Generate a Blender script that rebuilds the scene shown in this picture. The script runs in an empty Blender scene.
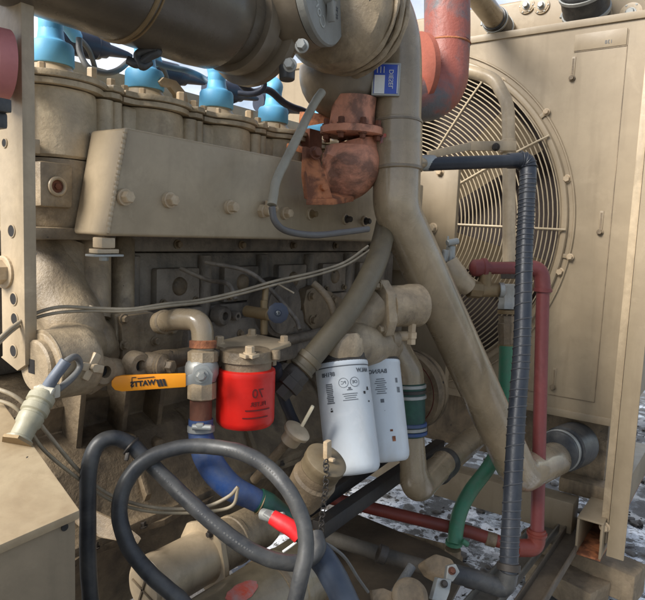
import bpy, bmesh, math, random
from mathutils import Vector, Matrix, noise
random.seed(7)
R = math.radians
scn = bpy.context.scene
col = scn.collection

# ------------------------------------------------------------------ camera model
F, CX, CY = 617.0, 322.5, 300.0
_X = Vector((438, -50, 617)).normalized()
_Y = Vector((-882, -105, 617)); _Y = (_Y - _X*_Y.dot(_X)).normalized()
_Z = _X.cross(_Y)
CAM = Vector((0, 0, 1.20))
def ray(px, py):
    d = Vector(((px-CX)/F, (py-CY)/F, 1.0))
    return Vector((d.dot(_X), d.dot(_Y), d.dot(_Z)))
def D(px, py, d): return CAM + ray(px, py)*d
def AX(px, py, x): r = ray(px, py); return CAM + r*(x/r.x)
def AY(px, py, y): r = ray(px, py); return CAM + r*(y/r.y)
def S(px, d): return px*d/F
ex, ey, ez = Vector((1,0,0)), Vector((0,1,0)), Vector((0,0,1))

cd = bpy.data.cameras.new('camera'); cam = bpy.data.objects.new('camera', cd); col.objects.link(cam)
cd.sensor_width = 36; cd.lens = 36*F/645; cd.clip_start = 0.01; cd.clip_end = 500
right = Vector((_X.x, _Y.x, _Z.x)); down = Vector((_X.y, _Y.y, _Z.y)); fwd = Vector((_X.z, _Y.z, _Z.z))
M = Matrix((right, -down, -fwd)).transposed().to_4x4(); M.translation = CAM
cam.matrix_world = M
scn.camera = cam

# ------------------------------------------------------------------ materials
def lin(c):
    return tuple(((v/255)/12.92 if v/255 <= .04045 else ((v/255+.055)/1.055)**2.4) for v in c)
MATS = {}
def paint(name, rgb, rough=.5, metal=0., dirt=(70,58,42), amount=.35, scale=9., bump=.15, bscale=60., rust=0., rustc=(120,60,30), spec=.5, coat=0., chips=0., fine=.08, streak=.22, sharp=False):
    if name in MATS: return MATS[name]
    m = bpy.data.materials.new(name); m.use_nodes = True; nt = m.node_tree; N = nt.nodes; L = nt.links
    b = N['Principled BSDF']
    geo = N.new('ShaderNodeNewGeometry')
    def nz(sc, det=6, ro=.6, dist=0.):
        n = N.new('ShaderNodeTexNoise'); n.inputs['Scale'].default_value = sc; n.inputs['Detail'].default_value = det
        n.inputs['Roughness'].default_value = ro; n.inputs['Distortion'].default_value = dist
        L.new(geo.outputs['Position'], n.inputs['Vector']); return n
    def ramp(src, a, c):
        r = N.new('ShaderNodeMapRange'); r.inputs['From Min'].default_value = a; r.inputs['From Max'].default_value = c
        L.new(src, r.inputs['Value']); return r.outputs[0]
    def mix(fac, A, B):
        x = N.new('ShaderNodeMix'); x.data_type = 'RGBA'
        if isinstance(fac, float): x.inputs['Factor'].default_value = fac
        else: L.new(fac, x.inputs['Factor'])
        for i, v in ((6, A), (7, B)):
            if isinstance(v, tuple): x.inputs[i].default_value = (*v[:3], 1)
            else: L.new(v, x.inputs[i])
        return x.outputs[2]
    def mul(a, k):
        x = N.new('ShaderNodeMath'); x.operation = 'MULTIPLY'; L.new(a, x.inputs[0]); x.inputs[1].default_value = k; return x.outputs[0]
    base = lin(rgb)
    n1 = nz(scale, 8, .65, .4); n2 = nz(scale*7, 4, .7); n3 = nz(scale*2.3, 10, .75, .8)
    c = mix(mul(ramp(n1.outputs[0], *((.44, .56) if sharp else (.35, .72))), amount), base, lin(dirt))
    c = mix(mul(ramp(n2.outputs[0], .45, .75), fine*3), c, tuple(v*.55 for v in base))
    c = mix(mul(ramp(n3.outputs[0], .6, .66), amount*.35), c, lin(dirt))
    if streak > 0:
        mp = N.new('ShaderNodeMapping'); mp.inputs['Scale'].default_value = (34, 34, 3.2); L.new(geo.outputs['Position'], mp.inputs['Vector'])
        ns = N.new('ShaderNodeTexNoise'); ns.inputs['Scale'].default_value = 1; ns.inputs['Detail'].default_value = 5; L.new(mp.outputs[0], ns.inputs['Vector'])
        c = mix(mul(ramp(ns.outputs[0], .52, .72), streak), c, lin(dirt))
        c = mix(mul(ramp(nz(scale*1.3, 7, .7, .6).outputs[0], .56, .66), .22), c, tuple(min(.8, v*1.35+.03) for v in base))
    if rust > 0:
        n4 = nz(scale*1.6, 12, .75, 1.0)
        c = mix(ramp(n4.outputs[0], .72-rust*.5, .80-rust*.5), c, mix(ramp(nz(scale*9, 4).outputs[0], .3, .7), lin(rustc), tuple(v*.45 for v in lin(rustc))))
    if chips > 0:
        n5 = nz(scale*6, 3, .5)
        c = mix(ramp(n5.outputs[0], .80-chips, .815-chips), c, (.03, .028, .025))
    L.new(c, b.inputs['Base Color'])
    b.inputs['Metallic'].default_value = metal
    rr = N.new('ShaderNodeMapRange'); rr.inputs['To Min'].default_value = max(.05, rough-.12); rr.inputs['To Max'].default_value = min(1, rough+.22)
    L.new(n3.outputs[0], rr.inputs['Value']); L.new(rr.outputs[0], b.inputs['Roughness'])
    b.inputs['Specular IOR Level'].default_value = spec
    b.inputs['Coat Weight'].default_value = coat
    if bump > 0:
        bp = N.new('ShaderNodeBump'); bp.inputs['Strength'].default_value = bump; bp.inputs['Distance'].default_value = .004
        nb = nz(bscale, 6, .65); L.new(nb.outputs[0], bp.inputs['Height']); L.new(bp.outputs[0], b.inputs['Normal'])
    MATS[name] = m; return m

TAN    = paint('tan_paint', (190,170,140), .34, dirt=(104,90,68), amount=.5, bump=.12, fine=.10, streak=.3)
TANC   = paint('tan_cabinet', (158,141,115), .40, dirt=(122,106,82), amount=.55, scale=3.5, bump=.05, bscale=90, fine=.06, chips=.03, streak=.3)
TANHEAD= paint('head_paint', (204,184,152), .32, dirt=(96,82,62), amount=.6, bump=.35, bscale=110, scale=14, chips=.05, fine=.12, streak=.35)
TANCAST= paint('tan_casting', (178,158,128), .38, dirt=(62,52,40), amount=.8, bump=.4, bscale=190, scale=12, chips=.07, fine=.14, streak=.4)
TANDIRT= paint('dusty_tan_casting', (152,132,104), .48, dirt=(52,44,34), amount=.9, bump=.5, bscale=150, scale=10, chips=.08, fine=.16, streak=.5)
GRIME  = paint('grimy_block', (150,138,122), .45, dirt=(40,38,38), amount=.95, bump=.8, bscale=70, scale=8, rust=.08, fine=.16, streak=.5)
PANM   = paint('oily_pan', (138,120,94), .55, dirt=(50,42,34), amount=1.0, bump=1.0, bscale=50, scale=9, rust=.12, rustc=(110,70,44), fine=.16, streak=.3)
TANPIPE= paint('tan_pipe', (162,144,117), .24, coat=.35, dirt=(96,86,68), amount=.6, scale=7, bump=.1, bscale=50, fine=.12, streak=.35)
DKPIPE = paint('large_pipe_tan', (132,118,98), .30, dirt=(64,60,54), amount=.6, scale=5, bump=.15, fine=.12)
GREY   = paint('grey_disc', (140,140,134), .5, dirt=(100,94,82), amount=.35, bump=.3)
COPPER = paint('scorched_red', (152,84,70), .42, sharp=True, dirt=(96,100,102), amount=.95, scale=6.5, bump=.5, rust=.06, rustc=(196,96,60), bscale=80)
PINKC  = paint('scorched_pink', (208,142,112), .5, sharp=True, dirt=(104,74,60), amount=.85, scale=11, bump=.7, rust=.05, rustc=(150,84,56), bscale=90, streak=.4)
RUST   = paint('rust_orange', (178,112,72), .75, sharp=True, dirt=(84,48,32), amount=.8, bump=.8, scale=18)
RUSTB  = paint('rust_brown', (120,72,50), .8, dirt=(64,44,36), amount=.7, bump=.5, scale=20)
WHITE  = paint('white_canister', (204,210,214), .3, dirt=(170,160,140), amount=.12, scale=14, bump=.02, fine=.01, chips=.02)
RED    = paint('red_canister', (206,30,20), .32, dirt=(140,14,10), amount=.3, scale=12, bump=.02, fine=.02)
REDP   = paint('red_pipe_paint', (124,60,58), .42, dirt=(96,52,50), amount=.5, scale=8, bump=.2)
REDP2  = paint('red_pipe_lower', (132,58,46), .45, dirt=(92,48,40), amount=.5, scale=8, bump=.2)
REDB   = paint('red_boot', (222,36,40), .4, dirt=(140,20,24), amount=.3, bump=.1)
BLUEC  = paint('light_blue_plastic', (98,178,226), .45, dirt=(130,190,214), amount=.5, scale=20, bump=.05, fine=.02, streak=0)
BLUEH  = paint('blue_hose_rubber', (30,68,126), .5, sharp=False, dirt=(96,100,104), amount=.7, scale=25, bump=.25, chips=.04)
GREENH = paint('green_hose_rubber', (62,130,98), .45, dirt=(96,110,90), amount=.7, scale=20, bump=.15)
GREEND = paint('dark_green_hose', (34,84,66), .45, dirt=(30,40,50), amount=.8, scale=22, bump=.15)
BLACKH = paint('black_rubber', (42,44,48), .38, dirt=(104,102,96), amount=.55, scale=22, fine=.0, chips=.0, bump=.12)
BLACKC = paint('coil_wrap', (34,39,48), .35, dirt=(64,66,70), amount=.5, scale=20, bump=.2)
DARK   = paint('dark_recess', (34,31,30), .7, dirt=(40,36,32), amount=.5)
DKSTEEL= paint('dark_steel', (58,56,54), .5, metal=.3, dirt=(90,76,60), amount=.5)
COIL   = paint('dark_blue_coil', (42,50,66), .4, dirt=(70,70,80), amount=.4)
HOSEG  = paint('olive_hose', (104,94,74), .45, dirt=(74,66,52), amount=.5, bump=.15, bscale=200)
STEEL  = paint('zinc_steel', (170,172,168), .48, metal=.55, dirt=(120,110,96), amount=.4, bump=.1)
NUT    = paint('painted_nut', (190,170,140), .42, dirt=(140,110,76), amount=.5, scale=30)
BRASS  = paint('brass', (140,118,84), .5, metal=.35, dirt=(100,84,60), amount=.5)
YEL    = paint('yellow_grip', (250,160,24), .38, dirt=(230,120,20), amount=.35, scale=18, bump=.03, fine=.01)
INK    = paint('black_ink', (38,36,36), .6, amount=0, bump=0, fine=0)
INKG   = paint('grey_ink', (92,96,100), .6, amount=0, bump=0, fine=0)
INKR   = paint('dark_red_ink', (96,14,12), .5, amount=0, bump=0, fine=0)
BLUEL  = paint('blue_label', (48,78,176), .35, dirt=(60,90,190), amount=.4, bump=0)
LABW   = paint('label_white', (226,226,222), .4, amount=.1, bump=0)
ALU    = paint('galvanised_strip', (128,148,156), .45, metal=.3, dirt=(90,110,118), amount=.6, scale=40)
WIRE   = paint('cream_wire', (170,156,132), .5, amount=.6, scale=20)
WIREG  = paint('grey_wire', (108,108,106), .5, amount=.3)
WOOD   = paint('weathered_timber', (150,132,106), .8, dirt=(58,48,38), amount=.8, scale=9, bump=.9, bscale=40)
DECAL  = paint('worn_red_decal', (186,70,44), .6, dirt=(140,140,140), amount=.9, scale=40, bump=0)
REDW   = paint('dull_red_wheel', (110,46,40), .55, dirt=(60,40,36), amount=.5)
PINKD  = paint('pink_red_disc', (190,120,116), .5, dirt=(160,90,86), amount=.4)
MESHG  = paint('guard_wire', (172,156,128), .45, dirt=(150,130,100), amount=.3, bump=0)
CORE   = paint('radiator_core', (66,56,50), .8, dirt=(34,28,28), amount=.5, bump=.6, bscale=200)

# ------------------------------------------------------------------ object helpers
ORG = {}
def thing(name, label, cat, loc, group=None):
    o = bpy.data.objects.new(name, None); col.objects.link(o)
    o.empty_display_size = .05; o.location = loc; ORG[o.name] = Vector(loc)
    o['label'] = label; o['category'] = cat
    if group: o['group'] = group
    return o
def obj(name, bm, mat, parent=None, smooth=True, angle=38):
    me = bpy.data.meshes.new(name)
    bmesh.ops.recalc_face_normals(bm, faces=bm.faces)
    if parent is not None: org = ORG[parent.name]
    else:
        n = len(bm.verts); org = Vector((sum(v.co.x for v in bm.verts)/n, sum(v.co.y for v in bm.verts)/n, min(v.co.z for v in bm.verts)))
    bmesh.ops.translate(bm, verts=bm.verts, vec=-org)
    ca = math.cos(R(angle))
    for f in bm.faces: f.smooth = smooth
    for e in bm.edges:
        if len(e.link_faces) == 2 and e.link_faces[0].normal.dot(e.link_faces[1].normal) < ca: e.smooth = False
    bm.to_mesh(me); bm.free()
    o = bpy.data.objects.new(name, me); col.objects.link(o)
    me.materials.append(mat)
    if parent is not None: o.parent = parent
    else: o.location = org
    ORG[o.name] = org
    return o
def tag(o, label, cat, group=None):
    o['label'] = label; o['category'] = cat
    if group: o['group'] = group
    return o
def struct(name, bm, mat, smooth=True):
    o = obj(name, bm, mat, None, smooth); o['kind'] = 'structure'; return o
def dup(root, off, label=None, mirror=None):
    def cp(o, par):
        c = o.copy(); col.objects.link(c)
        if par is not None: c.parent = par
        for ch in o.children: cp(ch, c)
        return c
    r = cp(root, None); r.location = root.location + Vector(off)
    if label: r['label'] = label
    return r

# ------------------------------------------------------------------ shape helpers (each adds to a bmesh in world coordinates)
def NB(): return bmesh.new()
def frame(axis):
    a = Vector(axis).normalized()
    t = ez if abs(a.z) < .9 else ex
    u = a.cross(t).normalized(); v = a.cross(u).normalized()
    return a, u, v
def box(bm, lo, hi, bev=.003, rot=None, seg=2):
    lo, hi = Vector(lo), Vector(hi)
    t = bmesh.new(); bmesh.ops.create_cube(t, size=1)
    s = hi-lo; c = (hi+lo)/2
    bmesh.ops.scale(t, vec=s, verts=t.verts)
    if bev > 0: bmesh.ops.bevel(t, geom=list(t.edges), offset=min(bev, min(abs(s.x),abs(s.y),abs(s.z))*.45), segments=seg, profile=.6, affect='EDGES')
    if rot is not None: bmesh.ops.transform(t, matrix=rot.to_4x4(), verts=t.verts)
    bmesh.ops.translate(t, vec=c, verts=t.verts)
    merge(bm, t); return bm
def merge(bm, t):
    mp = {}
    for v in t.verts: mp[v] = bm.verts.new(v.co)
    for f in t.faces:
        try: bm.faces.new([mp[v] for v in f.verts])
        except ValueError: pass
    t.free()
def bar(bm, a, b, w, h, up=ez, bev=.003):
    a, b = Vector(a), Vector(b); d = (b-a); ln = d.length; d.normalize()
    s = d.cross(up).normalized(); u = s.cross(d).normalized()
    m = Matrix((d, s, u)).transposed()
    t = bmesh.new(); bmesh.ops.create_cube(t, size=1); bmesh.ops.scale(t, vec=(ln, w, h), verts=t.verts)
    if bev > 0: bmesh.ops.bevel(t, geom=list(t.edges), offset=min(bev, w*.45, h*.45), segments=2, profile=.6, affect='EDGES')
    bmesh.ops.transform(t, matrix=m.to_4x4(), verts=t.verts); bmesh.ops.translate(t, vec=(a+b)/2, verts=t.verts)
    merge(bm, t); return bm
def lathe(bm, org, axis, prof, seg=32, squash=None):
    """prof: list of (distance along axis, radius)"""
    a, u, v = frame(axis); org = Vector(org); rings = []
    for (h, r) in prof:
        if r < 1e-5: rings.append([bm.verts.new(org+a*h)])
        else:
            rings.append([bm.verts.new(org + a*h + (u*math.cos(2*math.pi*i/seg) + v*math.sin(2*math.pi*i/seg))*r) for i in range(seg)])
    for A, B in zip(rings, rings[1:]):
        for i in range(seg):
            j = (i+1) % seg
            if len(A) == 1 and len(B) == 1: continue
            if len(A) == 1: bm.faces.new((A[0], B[j], B[i]))
            elif len(B) == 1: bm.faces.new((A[i], A[j], B[0]))
            else: bm.faces.new((A[i], A[j], B[j], B[i]))
    if len(rings[0]) > 1: bm.faces.new(rings[0][::-1])
    if len(rings[-1]) > 1: bm.faces.new(rings[-1])
    return bm
def cyl(bm, a, b, r, r2=None, seg=28, bev=.0015):
    a, b = Vector(a), Vector(b); L_ = (b-a).length; r2 = r if r2 is None else r2
    e = min(bev, L_*.3, r*.3)
    return lathe(bm, a, b-a, [(0, r-e), (e, r), (L_-e, r2), (L_, r2-e)], seg)
def cr(pts, n=8):
    P = [Vector(p) for p in pts]
    P = [P[0]*2-P[1]] + P + [P[-1]*2-P[-2]]
    out = []
    for i in range(1, len(P)-2):
        for k in range(n):
            t = k/n
            out.append(.5*((2*P[i]) + (P[i+1]-P[i-1])*t + (2*P[i-1]-5*P[i]+4*P[i+1]-P[i+2])*t*t + (3*P[i]-P[i-1]-3*P[i+1]+P[i+2])*t**3))
    out.append(P[-2]); return out
def fillet(pts, rad, n=8):
    P = [Vector(p) for p in pts]; out = [P[0]]
    for i in range(1, len(P)-1):
        a, b, c = P[i-1], P[i], P[i+1]; u = (a-b).normalized(); w = (c-b).normalized()
        ang = u.angle(w); t = min(rad/math.tan(ang/2), (a-b).length*.48, (c-b).length*.48)
        s, e = b+u*t, b+w*t
        for k in range(n+1):
            q = k/n; out.append(s*(1-q)**2 + b*2*q*(1-q) + e*q*q)
    out.append(P[-1]); return out
def sweep(bm, path, r, seg=16, cap=True):
    """tube along a path; r a number, or a list spread over the path"""
    P = [Vector(p) for p in path]; n = len(P)
    Q = [P[0]]
    for p in P[1:]:
        if (p-Q[-1]).length > 1e-6: Q.append(p)
    P = Q; n = len(P)
    def rad(i):
        if not isinstance(r, (list, tuple)): return r
        x = i/(n-1)*(len(r)-1); k = min(int(x), len(r)-2); return r[k]*(1-(x-k)) + r[k+1]*(x-k)
    T = [(P[min(i+1, n-1)]-P[max(i-1, 0)]).normalized() for i in range(n)]
    _, u, _ = frame(T[0]); rings = []
    for i in range(n):
        u = (u - T[i]*u.dot(T[i])).normalized(); v = T[i].cross(u)
        rr = rad(i)
        rings.append([bm.verts.new(P[i] + (u*math.cos(2*math.pi*k/seg)+v*math.sin(2*math.pi*k/seg))*rr) for k in range(seg)])
    for A, B in zip(rings, rings[1:]):
        for k in range(seg):
            j = (k+1) % seg; bm.faces.new((A[k], A[j], B[j], B[k]))
    if cap: bm.faces.new(rings[0][::-1]); bm.faces.new(rings[-1])
    return bm
def prism(bm, poly, vec, bev=0.):
    """poly: world points of one face, extruded along vec"""
    vec = Vector(vec); t = bmesh.new()
    A = [t.verts.new(Vector(p)) for p in poly]; B = [t.verts.new(Vector(p)+vec) for p in poly]
    t.faces.new(A[::-1]); t.faces.new(B); n = len(A)
    for i in range(n): t.faces.new((A[i], A[(i+1)%n], B[(i+1)%n], B[i]))
    bmesh.ops.recalc_face_normals(t, faces=t.faces)
    if bev > 0: bmesh.ops.bevel(t, geom=list(t.edges), offset=bev, segments=2, profile=.6, affect='EDGES')
    merge(bm, t); return bm
def torus(bm, c, axis, R_, r, seg=72, ms=8, a0=0, a1=2*math.pi, squash=1.):
    a, u, v = frame(axis); c = Vector(c)
    full = abs(a1-a0-2*math.pi) < 1e-6; n = seg if full else seg+1; rings = []
    for i in range(n):
        t = a0+(a1-a0)*i/seg; d = u*math.cos(t)+v*math.sin(t)
        rings.append([bm.verts.new(c + d*(R_+r*math.cos(2*math.pi*k/ms)) + a*r*squash*math.sin(2*math.pi*k/ms)) for k in range(ms)])
    for i in range(n if full else n-1):
        A, B = rings[i], rings[(i+1) % n]
        for k in range(ms):
            j = (k+1) % ms; bm.faces.new((A[k], B[k], B[j], A[j]))
    return bm
def hexprism(bm, c, axis, r, h, seg=6, ch=.12):
    return lathe(bm, c, axis, [(0, r), (h*(1-ch), r), (h, r*.86)], seg)
BOLTC = {}
def bolt(parent, c, axis, r=.008, mat=None, h=None, name='bolt'):
    mat = mat or NUT; h = h or r*1.1; axis = Vector(axis).normalized()
    key = (round(r, 4), round(h, 4), mat.name)
    if key not in BOLTC:
        bm = NB(); lathe(bm, (0,0,0), ez, [(-.001, r*1.35), (r*.2, r*1.35), (r*.25, r*1.2)], 24); hexprism(bm, (0,0,r*.22), ez, r, h)
        me = bpy.data.meshes.new('bolt'); bmesh.ops.recalc_face_normals(bm, faces=bm.faces); bm.to_mesh(me); bm.free(); me.materials.append(mat)
        BOLTC[key] = me
    o = bpy.data.objects.new(name, BOLTC[key]); col.objects.link(o); o.parent = parent
    o.location = Vector(c) - ORG[parent.name]
    o.rotation_euler = (ez.rotation_difference(axis) @ Matrix.Rotation(random.random()*3, 3, 'Z').to_quaternion()).to_euler()
    ORG[o.name] = Vector(c)
    return o
def rough_up(bm, amt=.002, sc=40):
    bm.normal_update()
    for v in bm.verts: v.co += v.normal * (noise.noise(v.co*sc)*amt)
    return bm
def text_bm(body, size, place, mirror=True, bold=0., extr=.0004):
    """mesh lettering; place maps (u, v, w) in text units to a world point. mirrored, as everything in the photograph is"""
    c = bpy.data.curves.new('t', 'FONT'); c.body = body; c.size = size; c.align_x = 'CENTER'; c.align_y = 'CENTER'; c.offset = bold; c.extrude = extr; c.resolution_u = 3
    o = bpy.data.objects.new('t', c); col.objects.link(o)
    dg = bpy.context.evaluated_depsgraph_get(); me = bpy.data.meshes.new_from_object(o.evaluated_get(dg))
    bm = NB(); bm.from_mesh(me); bpy.data.objects.remove(o); bpy.data.meshes.remove(me)
    for v in bm.verts:
        v.co = place(-v.co.x if mirror else v.co.x, v.co.y, v.co.z)
    return bm
def planar(c, u, v):
    u = Vector(u).normalized(); v = Vector(v).normalized(); n = u.cross(v); c = Vector(c)
    return lambda a, b, w: c + u*a + v*b + n*w
def oncyl(base, axis, r, toward, h, ang=0.):
    """place text around a cylinder; toward = direction that faces the reader"""
    a = Vector(axis).normalized(); t = Vector(toward); t = (t-a*t.dot(a)).normalized(); s = a.cross(t)
    base = Vector(base)
    return lambda x, y, w: base + a*(h+y) + (t*math.cos(ang+x/r) + s*math.sin(ang+x/r))*(r+.0004+w)

# =================================================================== SETTING
G = 0.0
bm = NB()
bmesh.ops.create_grid(bm, x_segments=2, y_segments=2, size=60)
t = bmesh.new(); bmesh.ops.create_grid(t, x_segments=160, y_segments=160, size=3.2)
for v in t.verts:
    v.co += Vector((2.8, 1.0, .012 + .012*noise.noise(v.co*3) + .010*noise.noise(v.co*11)))
    d = max(abs(v.co.x-2.8), abs(v.co.y-1.0))
    if d > 3.0: v.co.z = -.03
merge(bm, t)
gm = bpy.data.materials.new('wet_muddy_ground'); gm.use_nodes = True
nt = gm.node_tree; N = nt.nodes; L = nt.links; b = N['Principled BSDF']; geo = N.new('ShaderNodeNewGeometry')
def gn(sc, det, ro, dist=0):
    n = N.new('ShaderNodeTexNoise'); n.inputs['Scale'].default_value = sc; n.inputs['Detail'].default_value = det; n.inputs['Roughness'].default_value = ro; n.inputs['Distortion'].default_value = dist
    L.new(geo.outputs['Position'], n.inputs['Vector']); return n.outputs[0]
wet = N.new('ShaderNodeMapRange'); wet.inputs['From Min'].default_value = .47; wet.inputs['From Max'].default_value = .53
L.new(gn(9, 9, .62, .5), wet.inputs['Value'])
mx = N.new('ShaderNodeMix'); mx.data_type = 'RGBA'; L.new(gn(14, 10, .75, .3), mx.inputs['Factor']); mx.inputs[6].default_value = (.05,.043,.037,1); mx.inputs[7].default_value = (.22,.2,.175,1)
mx2 = N.new('ShaderNodeMix'); mx2.data_type = 'RGBA'; L.new(wet.outputs[0], mx2.inputs['Factor']); L.new(mx.outputs[2], mx2.inputs[6]); mx2.inputs[7].default_value = (.035,.033,.033,1)
px_ = N.new('ShaderNodeSeparateXYZ'); L.new(geo.outputs['Position'], px_.inputs[0])
xr = N.new('ShaderNodeMapRange'); xr.inputs['From Min'].default_value = 2.7; xr.inputs['From Max'].default_value = 3.0; xr.inputs['To Min'].default_value = .0; xr.inputs['To Max'].default_value = .16; L.new(px_.outputs[0], xr.inputs['Value'])
sb = N.new('ShaderNodeMath'); sb.operation = 'SUBTRACT'; xl_ = N.new('ShaderNodeMapRange'); xl_.inputs['From Min'].default_value = 1.3; xl_.inputs['From Max'].default_value = 1.7; xl_.inputs['To Min'].default_value = .35; xl_.inputs['To Max'].default_value = 0; L.new(px_.outputs[0], xl_.inputs['Value'])
ad_ = N.new('ShaderNodeMath'); ad_.operation = 'ADD'; L.new(xr.outputs[0], ad_.inputs[0]); L.new(xl_.outputs[0], ad_.inputs[1])
L.new(gn(6, 10, .66, .3), sb.inputs[0]); L.new(ad_.outputs[0], sb.inputs[1])
refl0 = N.new('ShaderNodeMapRange'); refl0.inputs['From Min'].default_value = .46; refl0.inputs['From Max'].default_value = .49; L.new(sb.outputs[0], refl0.inputs['Value'])
sp_ = N.new('ShaderNodeMapRange'); sp_.inputs['From Min'].default_value = .42; sp_.inputs['From Max'].default_value = .47; L.new(gn(38, 6, .7, .6), sp_.inputs['Value'])
refl = N.new('ShaderNodeMath'); refl.operation = 'MULTIPLY'; L.new(refl0.outputs[0], refl.inputs[0]); L.new(sp_.outputs[0], refl.inputs[1])
mx3 = N.new('ShaderNodeMix'); mx3.data_type = 'RGBA'; L.new(refl.outputs[0], mx3.inputs['Factor']); L.new(mx2.outputs[2], mx3.inputs[6]); mx3.inputs[7].default_value = (.78,.80,.83,1)  # pale patches in the colour stand for sky reflected in wet ground
L.new(mx3.outputs[2], b.inputs['Base Color'])
rg = N.new('ShaderNodeMapRange'); L.new(wet.outputs[0], rg.inputs['Value']); rg.inputs['To Min'].default_value = .75; rg.inputs['To Max'].default_value = .04
L.new(rg.outputs[0], b.inputs['Roughness'])
b.inputs['Specular IOR Level'].default_value = .9
bp = N.new('ShaderNodeBump'); bp.inputs['Distance'].default_value = .02; L.new(gn(30, 8, .7), bp.inputs['Height'])
inv = N.new('ShaderNodeMapRange'); L.new(wet.outputs[0], inv.inputs['Value']); inv.inputs['To Min'].default_value = .8; inv.inputs['To Max'].default_value = .05
L.new(inv.outputs[0], bp.inputs['Strength']); L.new(bp.outputs[0], b.inputs['Normal'])
struct('ground', bm, gm)
bm = NB(); random.seed(21)
for k in range(1500):
    c = Vector((random.uniform(1.7, 4.6), random.uniform(-.3, 2.0), .012)); t = bmesh.new(); bmesh.ops.create_icosphere(t, subdivisions=1, radius=random.choice((.006,.008,.010,.016,.026)))
    m3 = Matrix.Rotation(random.random()*6, 3, 'Z') @ Matrix.Diagonal((random.uniform(.8,1.5), random.uniform(.6,1.1), random.uniform(.35,.7)))
    for v in t.verts: v.co = m3 @ v.co * random.uniform(.8,1.15) + c
    merge(bm, t)
gv = tag(obj('gravel', bm, paint('gravel_stone', (112,104,94), .6, dirt=(40,36,34), amount=.9, scale=30, bump=.4)), 'wet grey gravel scattered over the muddy ground below the frame', 'gravel'); gv['kind'] = 'stuff'

# =================================================================== RADIATOR CABINET
XR = 2.20
y0, y1, zt, zb = .335, 1.84, CAM.z+.72, CAM.z-.60
FC = Vector((XR, 1.17, AX(404, 222, XR).z)); FR = .60
rad = thing('radiator_cabinet', 'large tan sheet-metal radiator cabinet with a round fan opening behind the pipes', 'radiator', (XR, 1.09, zb))
bm = NB(); n = 96
outer = []; inner = []; inner2 = []
for i in range(n):
    t_ = 2*math.pi*i/n; c_, s_ = math.cos(t_), math.sin(t_)
    k = min(((y1-FC.y) if c_ > 0 else (FC.y-y0))/max(abs(c_), 1e-6), ((zt-FC.z) if s_ > 0 else (FC.z-zb))/max(abs(s_), 1e-6))
    outer.append(bm.verts.new((XR, FC.y+c_*k, FC.z+s_*k)))
    inner.append(bm.verts.new((XR, FC.y+c_*FR, FC.z+s_*FR))); inner2.append(bm.verts.new((XR+.14, FC.y+c_*(FR-.01), FC.z+s_*(FR-.01))))
for i in range(n):
    j = (i+1) % n
    bm.faces.new((outer[i], outer[j], inner[j], inner[i])); bm.faces.new((inner[i], inner[j], inner2[j], inner2[i]))
# snap four corners
for (cy_, cz_) in ((y0,zb),(y0,zt),(y1,zb),(y1,zt)):
    v = min(outer, key=lambda q: (q.co.y-cy_)**2+(q.co.z-cz_)**2); v.co.y = cy_; v.co.z = cz_
obj('front_panel', bm, TANC, rad)
bm = NB()
box(bm, (XR+.004, y0+.001, zb+.001), (XR+.75, y0+.004, zt-.001), 0)
box(bm, (XR+.004, y1-.004, zb+.001), (XR+.75, y1-.001, zt-.001), 0)
box(bm, (XR+.004, y0+.005, zt-.005), (XR+.75, y1-.005, zt-.002), 0)
box(bm, (XR+.004, y0+.005, zb+.002), (XR+.75, y1-.005, zb+.005), 0)
obj('side_panel', bm, TANC, rad)
bm = NB(); box(bm, (XR+.16, y0+.02, zb+.02), (XR+.7, y1-.02, zt-.02), .002); obj('radiator_core', bm, CORE, rad)
# folded lips along the panel edges
bm = NB(); box(bm, (XR-.007, y0-.003, zt-.018), (XR+.02, y1+.003, zt+.006), .002); obj('edge_flange', bm, TANC, rad); bm = NB(); box(bm, (XR-.006, y0-.004, zb-.004), (XR+.02, y1+.004, zb+.022), .002)
obj('edge_flange', bm, TANC, rad)
# raised door panel with a visible seam
def seamline(bm, a, b_, w=.0022):
    bar(bm, a, b_, w, .0016, up=ex, bev=0)
ys = AX(609, 245, XR).y
p_t = AX(624, 30, XR).z; p_b = AX(603, 404, XR).z
bm = NB(); zs_ = AX(545, 35, XR)
z_h = AX(590, 50, XR).z
seamline(bm, (XR-.001, ys, p_t), (XR-.001, ys, p_b)); seamline(bm, (XR-.001, ys, p_b), (XR-.001, AX(500, 384, XR).y, p_b))
seamline(bm, (XR-.001, ys, z_h), (XR-.001, AX(574, 53, XR).y, z_h), .003)
obj('door_seam', bm, TANDIRT, rad)
bm = NB(); box(bm, (XR-.0035, ys+.003, z_h+.002), (XR, AX(574, 53, XR).y, AX(590, 33, XR).z), .001); obj('cover_strip', bm, TANC, rad)
tb = text_bm('138', .016, planar((XR-.004, AX(609, 42, XR).y, AX(609, 42, XR).z), -ey, ez)); obj('lettering', tb, INKG, rad)
# keyhole slots with their screws
for (px, py) in ((573,68),(601,222),(554,378)):
    c = AX(px, py, XR); c.x -= .001
    bm = NB()
    bar(bm, c+Vector((.0005,0,-.036)), c+Vector((.0005,0,.036)), .014, .005, up=ex, bev=.0022); obj('keyhole_slot', bm, TANC, rad)
    bm = NB(); bar(bm, c+Vector((-.0023,0,-.03)), c+Vector((-.0023,0,.030)), .006, .0008, up=ex, bev=0); obj('slot_opening', bm, TANDIRT, rad)
    bolt(rad, c+Vector((-.002,0,-.033)), -ex, .008, TANDIRT)
for (px, py) in ((502,82),(567,179),(560,272),(590,183),(598,160)):
    c = AX(px, py, XR)
    if px < 570: bolt(rad, c, -ex, .011, NUT)
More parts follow.
